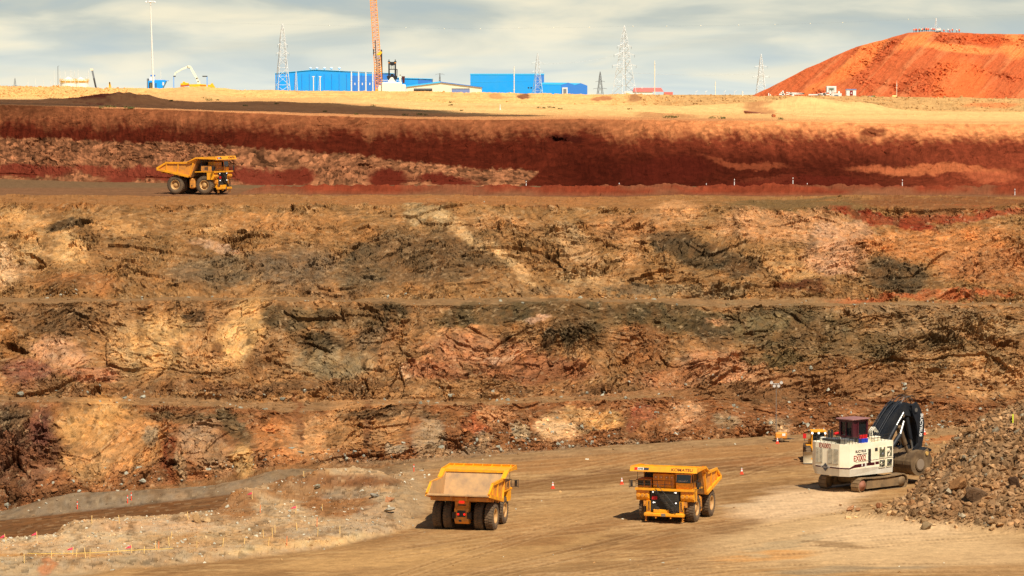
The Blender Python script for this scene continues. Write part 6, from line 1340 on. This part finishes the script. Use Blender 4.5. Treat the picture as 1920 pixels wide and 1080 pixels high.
m = MB(); m.bar(q(752, 156), q(750.5, 142), .7, .7, IV); m.tube(q(751, 143), q(751, 140.3), .28, BLK); m.build('exhaust', o)
m = MB(); m.prism([X2(q(753.5, 143)), X2(q(759.5, 143)), X2(q(759, 156)), X2(q(755.5, 156))], -1, 1, MAR); m.box(q(755, 0).x, q(758, 0).x, -1.5, 0, .2, q(1, 165.5).z, BLK); m.build('cab', o)
m = MB()
for px in (730, 741.7): m.bar(q(px, 150), q(px, 115), .7, .55, BOOM); m.tube(q(px - .1, 116), q(px - .1, 111.5), .16, BOOM); m.box(q(px, 0).x - .45, q(px, 0).x + .45, -.5, .5, q(1, 116.8).z, q(1, 114.8).z, BOOM); m.box(q(px, 0).x - .3, q(px, 0).x + .3, -.55, .5, q(1, 118.4).z, q(1, 117.2).z, ORGC)
m.prism([X2(q(731, 116)), X2(q(740.7, 116)), X2(q(740, 122)), X2(q(737.5, 123)), X2(q(734, 123)), X2(q(732, 122))], -.5, .5, BOOM); m.bar(q(731, 130), q(741, 130), .3, .3, BOOM); m.path([q(734, 123), q(734, 130)], .1, BOOM); m.path([q(737.6, 123), q(737.6, 130)], .1, BOOM)
m.prism([X2(q(725.5, 143)), X2(q(730, 140.5)), X2(q(732, 143)), X2(q(733.5, 138.5)), X2(q(737.5, 138.5)), X2(q(740, 143)), X2(q(742, 140.5)), X2(q(745.6, 143)), X2(q(744.6, 149)), X2(q(741, 149)), X2(q(737, 144.4)), X2(q(734, 144.4)), X2(q(730, 149)), X2(q(727, 148))], -.9, .9, BOOM)
m.path([q(743, 130, -.3), q(745.4, 130, -.3), q(745, 142, -.3)], .12, BOOM); m.path([q(743.4, 130, -.3), q(743, 142, -.3)], .1, BOOM); m.build('boom', o)
# poles and small lamps right of centre ---------------------------------------
for px, py, Y, r, lab in ((964, 128, 1500, .22, 'slim white pole in front of the boxy blue building'), (1227, 117, 1800, .24, 'slim cream pole in front of the red-roofed house'), (1340.5, 155, 1800, .2, 'short cream pole on the bare skyline left of the spoil mound'), (1680, 155, 1100, .09, 'thin pole with a small white head at the foot of the spoil mound')):
    m = MB(); p = gp(px, Y); z = pyz(px, py, Y); m.tube(p, (p.x, p.y, z), r, CRMW, n=7); m.tube((p.x, p.y, z), (p.x, p.y, z + 2 * r + .6), r * .5, CRMW, n=5); m.tube((p.x, p.y, z - 1.2), (p.x, p.y, z - .7), r * 1.7, WHT, n=7)
    for zz in (.4, .8): m.box(p.x - 1.6 * r, p.x + 1.6 * r, p.y - r, p.y + r, PZ + (z - PZ) * zz, PZ + (z - PZ) * zz + .25, CRMW)
    tag(m.build('pole'), lab, 'pole')
m0 = None
for px, py in ((1304, 172), (1322, 172), (1357, 173), (1376, 174)):
    Y = 1500
    if m0 is None: m = MB(); m.tube((0, 0, 0), (0, 0, pyz(px, py, Y) - PZ), .12, WHT, n=6); m.bar((0, 0, pyz(px, py, Y) - PZ), (.9, 0, pyz(px, py, Y) - PZ + .5), .2, .2, WHT); o = m0 = m.build('lamp_post')
    else: o = m0.copy(); COL.objects.link(o)
    o.location = gp(px, Y); tag(o, 'tiny white gooseneck lamp peeking over the embankment left of the spoil mound', 'lamp post', 'tiny gooseneck lamps on the skyline')
o = m0.copy(); m = MB(); Y = 1400; p = gp(1391.5, Y); m.tube(p, (p.x, p.y, pyz(1, 171, Y)), .3, WHT, n=7); tag(m.build('bollard'), 'short thick white post left of the spoil mound foot', 'post')
# plant, hut and posts at the mound foot --------------------------------------
Y = 1060; k = Y / F; P0 = 52.4
o = thing('site_hut', 'white site hut with maroon door and blue-grey roof at the foot of the spoil mound', 'hut', gp(1595, Y)); z = pyz(1595, 168.5, Y) - PZ
m = MB(); m.box(-9 * k, 9 * k, 0, 2.6, 0, z, WHT); m.build('wall', o); MB().box(-9.6 * k, 9.6 * k, -.15, 2.75, z, z + .28, mat('blue_grey_roof', (120, 140, 190), .5)).build('roof', o)
d = MB().box(-2.7 * k, 3.0 * k, -.05, .1, pyz(1, 181, Y) - PZ - .6, pyz(1, 170, Y) - PZ, mat('maroon_door', (130, 12, 24), .5)).build('door', o); MB().box(-.8 * k, 1 * k, -.08, -.051, pyz(1, 175.6, Y) - PZ, pyz(1, 173.4, Y) - PZ, WHT).build('sign', d)
Y = 1100; k = Y / F; o = thing('control_cabin', 'raised white control cabin with dark window on legs beside the hut', 'cabin', gp(1558, Y)); zz = lambda py: pyz(1, py, Y) - PZ
m = MB(); m.box(-9.2 * k, 9 * k, 0, 2.4, zz(173.6), zz(161.5), WHT, bev=.06); m.box(-9.6 * k, -9.2 * k, .3, 2, zz(173), zz(163), GALD); m.build('body', o); m = MB(); m.box(-6 * k, 5.6 * k, -.04, 0, zz(171.4), zz(164), mat('grey_frame', (170, 176, 168), .5)); m.box(-4 * k, 3.6 * k, -.08, -.041, zz(169.6), zz(165.6), GRN); m.build('window', o)
m = MB(); m.box(1 * k, 19 * k, 0, 2, 0, zz(175), WHT); m.box(5 * k, 13 * k, -.04, 0, zz(181.5), zz(177.5), GALD); m.lathe([(0, zz(171)), (1.6 * k, zz(171.6)), (2.1 * k, zz(173.5)), (1.4 * k, zz(175))], WHT, axis='z', n=12, c=(14.4 * k, 1, 0))
for px in (-4, -2.6, 1, 3): m.tube((px * k, -.1, zz(180)), (px * k + .1, -.1, zz(169)), .12, WHT, n=5)
m.build('base_unit', o)
for x0, lab, pts in ((1468, 'white feed conveyor arm left of the raised cabin, with an upright post', [((1460, 177), (1471, 176.6), .5), ((1463, 174), (1467, 173), .4), ((1467, 181), (1467, 170), .55), ((1473, 173.5), (1507, 175.5), .35), ((1473, 177), (1485, 177), .3), ((1480, 175), (1488, 178.5), .8), ((1477, 174), (1480, 176.5), .35), ((1488, 176.4), (1507, 175.6), .35)]),
                     (1535, 'white stacked conveyor arm running into the raised cabin', [((1515, 177.6), (1534, 177.6), .4), ((1532, 177.2), (1548, 174.8), .45), ((1534, 177.6), (1560, 177), .4), ((1544, 181), (1544, 174), .6), ((1556, 181), (1556, 172), .5), ((1547, 175), (1547, 179), .3)])):
    o = thing('conveyor', lab, 'conveyor', gp(x0, Y)); m = MB()
    for a, b, w_ in pts: m.bar(((a[0] - x0) * k, 0, zz(a[1])), ((b[0] - x0) * k, 0, zz(b[1])), .4, w_, WHT)
    m.build('frame', o)
for px in (1440.5, 1443.6): m = MB(); p = gp(px, Y); m.box(p.x - .15, p.x + .15, Y, Y + .3, PZ, pyz(px, 174.5 if px < 1442 else 176.6, Y), WHT); tag(m.build('post'), ('taller' if px < 1442 else 'shorter') + ' of two white posts at the left foot of the spoil mound', 'post')
m = MB(); p = gp(1676, 1100); m.box(p.x - .8, p.x + .7, 1100, 1101, PZ, pyz(1, 178.6, 1100), mat('pale_yellow_box', (240, 214, 130), .6), bev=.1); tag(m.build('generator'), 'small pale yellow box beside the thin pole at the mound foot', 'generator')
m = MB(); p = gp(1632, 1100); m.box(p.x - 1.5, p.x + .4, 1100, 1101, PZ, pyz(1, 179.8, 1100), mat('slate_blue', (110, 120, 140), .6)); m.box(p.x + .4, p.x + 1.5, 1100, 1101, PZ, pyz(1, 179.2, 1100), GRS); tag(m.build('pallet'), 'low blue and green bundle right of the site hut', 'pallet')
# people and mast on top of the spoil mound -----------------------------------
VEST = mat('orange_vest', (255, 110, 40), .7); REDV = mat('red_jacket', (232, 40, 40), .7); DRK = mat('dark_clothes', (36, 38, 52), .8); WHV = mat('white_shirt', (236, 236, 226), .7); GRV = mat('green_jacket', (110, 170, 110), .7); SKN = mat('skin', (170, 116, 84), .6); HLM = mat('white_helmet', (240, 238, 226), .4)
import bmesh as _bm
def person(px, top, hat, lab, grp, turn=0, arm=0, legs=DRK, sit=False):
    i = np.argmin(np.abs(MX[129] - px)); base = Vector(MP[129, i]); o = thing('person', lab, 'person', base - Vector((0, 0, .05)), turn, grp)
    me = bpy.data.meshes.new('body'); b = _bm.new(); J = {}
    hz = .5 if sit else .92
    pts = {'pel': (0, 0, hz, .15), 'ch': (0, .0, hz + .38, .17), 'nk': (0, 0, hz + .58, .07), 'hd': (0, -.02, hz + .72, .105), 'hd2': (0, -.01, hz + .82, .08)}
    for s in (-1, 1):
        n_ = 'l' if s < 0 else 'r'
        pts['hip' + n_] = (s * .11, 0, hz - .06, .11); pts['kn' + n_] = (s * .14, -.3 if sit else -.02, .46, .075); pts['an' + n_] = (s * .15, -.34 if sit else 0, .08, .055); pts['ft' + n_] = (s * .16, -.15 - (.34 if sit else 0), .05, .05)
        pts['sh' + n_] = (s * .2, 0, hz + .5, .075); pts['el' + n_] = (s * (.28 + .1 * arm), -.03 - .12 * arm, hz + .22, .055); pts['wr' + n_] = (s * (.3 - .12 * arm), -.1 - .2 * arm, hz - .02 + .28 * arm, .04); pts['hn' + n_] = (s * (.3 - .16 * arm), -.12 - .26 * arm, hz - .1 + .34 * arm, .045)
    for k_, v in pts.items(): J[k_] = b.verts.new(v[:3])
    E = [('pel', 'ch'), ('ch', 'nk'), ('nk', 'hd'), ('hd', 'hd2')]
    for n_ in 'lr': E += [('pel', 'hip' + n_), ('hip' + n_, 'kn' + n_), ('kn' + n_, 'an' + n_), ('an' + n_, 'ft' + n_), ('ch', 'sh' + n_), ('sh' + n_, 'el' + n_), ('el' + n_, 'wr' + n_), ('wr' + n_, 'hn' + n_)]
    for a, c in E: b.edges.new((J[a], J[c]))
    b.to_mesh(me); b.free(); me.materials.append(legs); ob = bpy.data.objects.new('body', me); COL.objects.link(ob); ob.parent = o
    sk_ = ob.modifiers.new('skin', 'SKIN')
    if not me.skin_vertices: me.attributes  # layer is made with the modifier
    if me.skin_vertices:
        for d_, (k_, v) in zip(me.skin_vertices[0].data, pts.items()): d_.radius = (v[3], v[3]); d_.use_root = (k_ == 'pel')
    else:
        bb = _bm.new(); bb.from_mesh(me); ly = bb.verts.layers.skin.verify()
        for vv_, (k_, v) in zip(bb.verts, pts.items()): vv_[ly].radius = (v[3], v[3]); vv_[ly].use_root = (k_ == 'pel')
        bb.to_mesh(me); bb.free()
    ob.modifiers.new('sub', 'SUBSURF').levels = 1
    m = MB(); m.lathe([(.19, hz + .02), (.22, hz + .1), (.235, hz + .4), (.2, hz + .56), (.09, hz + .6)], top, axis='z', n=10)
    for s in (-1, 1): a_ = pts['sh' + ('l' if s < 0 else 'r')]; e_ = pts['el' + ('l' if s < 0 else 'r')]; w__ = pts['wr' + ('l' if s < 0 else 'r')]; m.tube(a_[:3], e_[:3], .1, top, r2=.08, n=7); m.tube(e_[:3], w__[:3], .08, top, r2=.06, n=7)
    m.build('jacket', o); m = MB(); m.lathe([(.1, hz + .64), (.115, hz + .72), (.105, hz + .8)], SKN, axis='z', n=10); m.lathe([(.15, hz + .79), (.13, hz + .82), (.1, hz + .9), (0, hz + .93)], hat, axis='z', n=10); m.build('helmet', o)
    return o
GPp = 'onlookers on top of the spoil mound'
OV = 'standing onlooker in orange vest and dark trousers in the crowd on the mound'
PP = [(1713.5, VEST, HLM, 'leftmost onlooker on the mound, dark trousers and orange vest', 1), (1716.5, VEST, VEST, OV, 0), (1719, REDV, HLM, 'onlooker in red jacket near the left end of the crowd', 0), (1722.5, VEST, HLM, OV, 1), (1725.4, GRV, HLM, 'onlooker in green jacket and white helmet', 0), (1727.6, WHV, BLK, 'onlooker in white shirt next to the green jacket', 0), (1730, VEST, HLM, OV, 0),
      (1732.8, DRK, BLK, 'onlooker dressed wholly in dark clothes', 0), (1736, VEST, VEST, OV, 1), (1738.3, VEST, HLM, OV, 0), (1741.6, VEST, HLM, OV, 0), (1746, WHV, HLM, 'onlooker in white shirt left of the mast', 1), (1749.5, VEST, HLM, OV, 0), (1752.6, VEST, HLM, OV, 0), (1762.4, REDV, HLM, 'onlooker in red jacket right of the white table', 0),
      (1769.4, VEST, HLM, 'crouching onlooker in orange vest right of the mast', 0), (1777.5, WHV, HLM, 'onlooker in white shirt standing apart in the right gap', 1), (1780.5, REDV, REDV, 'crouching onlooker in red jacket', 0), (1785.8, VEST, HLM, 'lone upright onlooker in orange vest and dark trousers at the right', 1), (1793, WHV, HLM, 'onlooker in white shirt in the rightmost pair', 0), (1798, VEST, HLM, 'rightmost onlooker on the mound in orange vest', 0)]
for i, (px, top, hat, lab, arm) in enumerate(PP): person(px, top, hat, lab, GPp, random.uniform(-.6, .6) + (3.1 if i % 3 == 0 else 0), arm, sit='crouching' in lab)
i = np.argmin(np.abs(MX[129] - 1755)); b0 = Vector(MP[129, i]) + Vector((0, .8, -.05)); k = 1450 / F
o = thing('mast', 'white guyed mast standing in the crowd on the spoil mound', 'mast', b0); zt = pyz(1754.5, 34, 1450) - b0.z; m = MB(); m.tube((0, 0, 0), (0, 0, zt), .14, WHT, r2=.1, n=8); m.tube((0, 0, zt - 1.4), (0, 0, zt), .24, WHT, n=8); m.build('pole', o)
m = MB()
for a, b in ((-1.4, -.5), (1.6, .4), (-.8, 1.0)): m.tube((a, b, 0), (0, 0, zt * .9), .05, GALV, n=4)
m.build('guy_wire', o)
o = thing('table', 'white covered table behind the crowd below the mast', 'table', b0 + Vector((1.0, -1.6, 0))); m = MB(); m.box(-1.0, 1.0, -.4, .4, .62, 1.5, WHT, bev=.03); m.build('cover', o); m = MB(); [m.tube((x, y, 0), (x, y, .7), .06, BLK, n=6) for x in (-.9, .9) for y in (-.3, .3)]; m.box(-1, 1, -.3, .3, .25, .5, DRK); m.build('leg', o)
# power line with marker balls -------------------------------------------------
BALL = mat('marker_ball_cream', (250, 244, 214), .5); m = MB(); Yl = 2400; bl = [(617, 48), (761, 52), (833, 53.5), (901, 54), (973, 53), (1038, 52), (1105, 51), (1187, 49), (1250, 49), (1314, 48), (1385, 47), (1453, 46), (1519, 44), (1580, 42), (1703, 36)]
pts = [W(px, py, Yl) for px, py in [(300, 40)] + bl + [(1990, 24)]]; o = thing('power_line', 'high overhead line with a row of pale marker balls across the sky', 'power line'); m.path(pts, .02, GALD, n=3); m.build('cable', o)
for p in pts[1:-1]: m = MB(); m.lathe([(0, -.35), (.3, -.22), (.42, 0), (.3, .22), (0, .35)], BALL, axis='z', n=10, c=p); m.build('marker_ball', o)
for k_, (a, b, lab) in enumerate((((1172, 136), (1426, 137), 'thin overhead cable strung from the tallest pylon to the pylon by the mound'), ((1008, 120), (1172, 100), 'thin overhead cable between the mid-height and the tallest pylon'))):
    A_, B_ = W(a[0], a[1], 1900), W(b[0], b[1], 2900 if k_ == 0 else 1900); m = MB(); m.path([A_.lerp(B_, t / 12) - Vector((0, 0, 3 * math.sin(t / 12 * 3.14) * .6)) for t in range(13)], .05, GALV, n=3); tag(m.build('power_line'), lab, 'power line')
# log, cones and scrub on the plain -------------------------------------------
def onplain(px, py): return onwall(px, py, (9,))
m = MB(); a, b = onplain(1396, 212), onplain(1451, 221); m.tube(a + Vector((0, 0, .35)), b + Vector((0, 0, .3)), .32, mat('rusty_pipe', (176, 96, 48), .8, dirt=(110, 60, 34)), r2=.42, n=10); tag(m.build('pipe'), 'long rusty pipe lying on the sand near the rim', 'pipe')
m = MB(); m.tube((0, 0, 0), (0, 0, .5), .22, WHT, r2=.15, n=8); m.tube((0, 0, .5), (0, 0, 1.5), .12, WHT, r2=.08, n=8); o = m.build('marker_post'); o.location = onplain(938, 206); tag(o, 'lone small white marker post on the sunlit sand above the red face', 'marker post')
SCRB = mat('desert_scrub', (96, 96, 44), .9, dirt=(140, 126, 70), dscale=3); g_ = random.Random(5); m = MB()
spots = [(190, 203), (202, 202), (213, 201), (236, 203), (243, 203), (248, 203), (388, 188), (392, 190), (408, 188), (300, 187), (320, 190), (460, 199), (518, 195), (610, 210), (668, 215), (760, 216), (786, 215), (794, 217), (845, 199), (1010, 203), (1020, 203), (1030, 202), (1038, 203), (1050, 205), (1250, 221), (1258, 221), (1266, 221), (1336, 222), (1352, 223), (1358, 222), (1463, 224), (1180, 206), (866, 208), (700, 200), (690, 187), (845, 192)]
for px, py in spots:
    p = onplain(px, py); R_ = g_.uniform(.35, .75) * (1.7 if (px, py) in ((388, 188), (392, 190)) else 1)
    for _ in range(46):
        a = g_.uniform(0, 6.28); r = R_ * g_.random() ** .6; c_ = p + Vector((r * math.cos(a) * 1.5, r * math.sin(a), g_.uniform(0, R_ * .8))); u = Vector((g_.gauss(0, 1), g_.gauss(0, 1), g_.gauss(0, 1))).normalized() * .16; v = Vector((g_.gauss(0, 1), g_.gauss(0, 1), g_.gauss(0, 1))).normalized() * .12
        m.add([c_ - u, c_ + v, c_ + u, c_ - v], [(0, 1, 2, 3)], SCRB)
tag(m.build('desert_scrub'), 'low olive desert scrub dotted along the rim', kind='stuff')
# cloud whose shade lies over the left of the rim ------------------
CLD = mat('cloud_vapour', (240, 240, 240), .9); _t = CLD.node_tree; _mx = _t.nodes.new('ShaderNodeMixShader'); _tr = _t.nodes.new('ShaderNodeBsdfTransparent'); _mx.inputs[0].default_value = .62
_t.links.new(_tr.outputs[0], _mx.inputs[1]); _t.links.new(_t.nodes['Principled BSDF'].outputs[0], _mx.inputs[2]); _t.links.new(_mx.outputs[0], _t.nodes['Material Output'].inputs[0])
def cloud(cx, cy, cz, rx, ry, rz_, seed, lab):
    b = _bm.new(); _bm.ops.create_icosphere(b, subdivisions=5, radius=1); co = np.array([v.co[:] for v in b.verts])
    n_ = fbm(co[:, 0] * 1.7 + seed, co[:, 1] * 1.7 + co[:, 2], 5, seed) ; n2_ = fbm(co[:, 0] * 1.1 + co[:, 2] * 2, co[:, 1] * 1.3 + 9, 4, seed + 3)
    for v, a, c in zip(b.verts, n_, n2_): k_ = 1 + .42 * a + .2 * c; v.co = Vector((v.co.x * rx * k_, v.co.y * ry * k_, v.co.z * rz_ * k_))
    me = bpy.data.meshes.new('cloud'); b.to_mesh(me); b.free(); me.polygons.foreach_set('use_smooth', [True] * len(me.polygons)); me.materials.append(CLD); o = bpy.data.objects.new('cloud', me); COL.objects.link(o); o.location = (cx, cy, cz)
    return tag(o, lab, None, None, 'structure')
def shade_at(px, Y, z, h, rx, ry, seed, lab, ang=0):
    g0 = Vector(((px - 960) / F * Y, Y, z)); c_ = g0 + SUN * (h / SUN.z); cloud(c_.x, c_.y, c_.z, rx, ry, 14, seed, lab).rotation_euler.z = R(ang)
shade_at(190, 832, 55, 600, 118, 62, 3, 'small cloud shading the left part of the rim', -25)
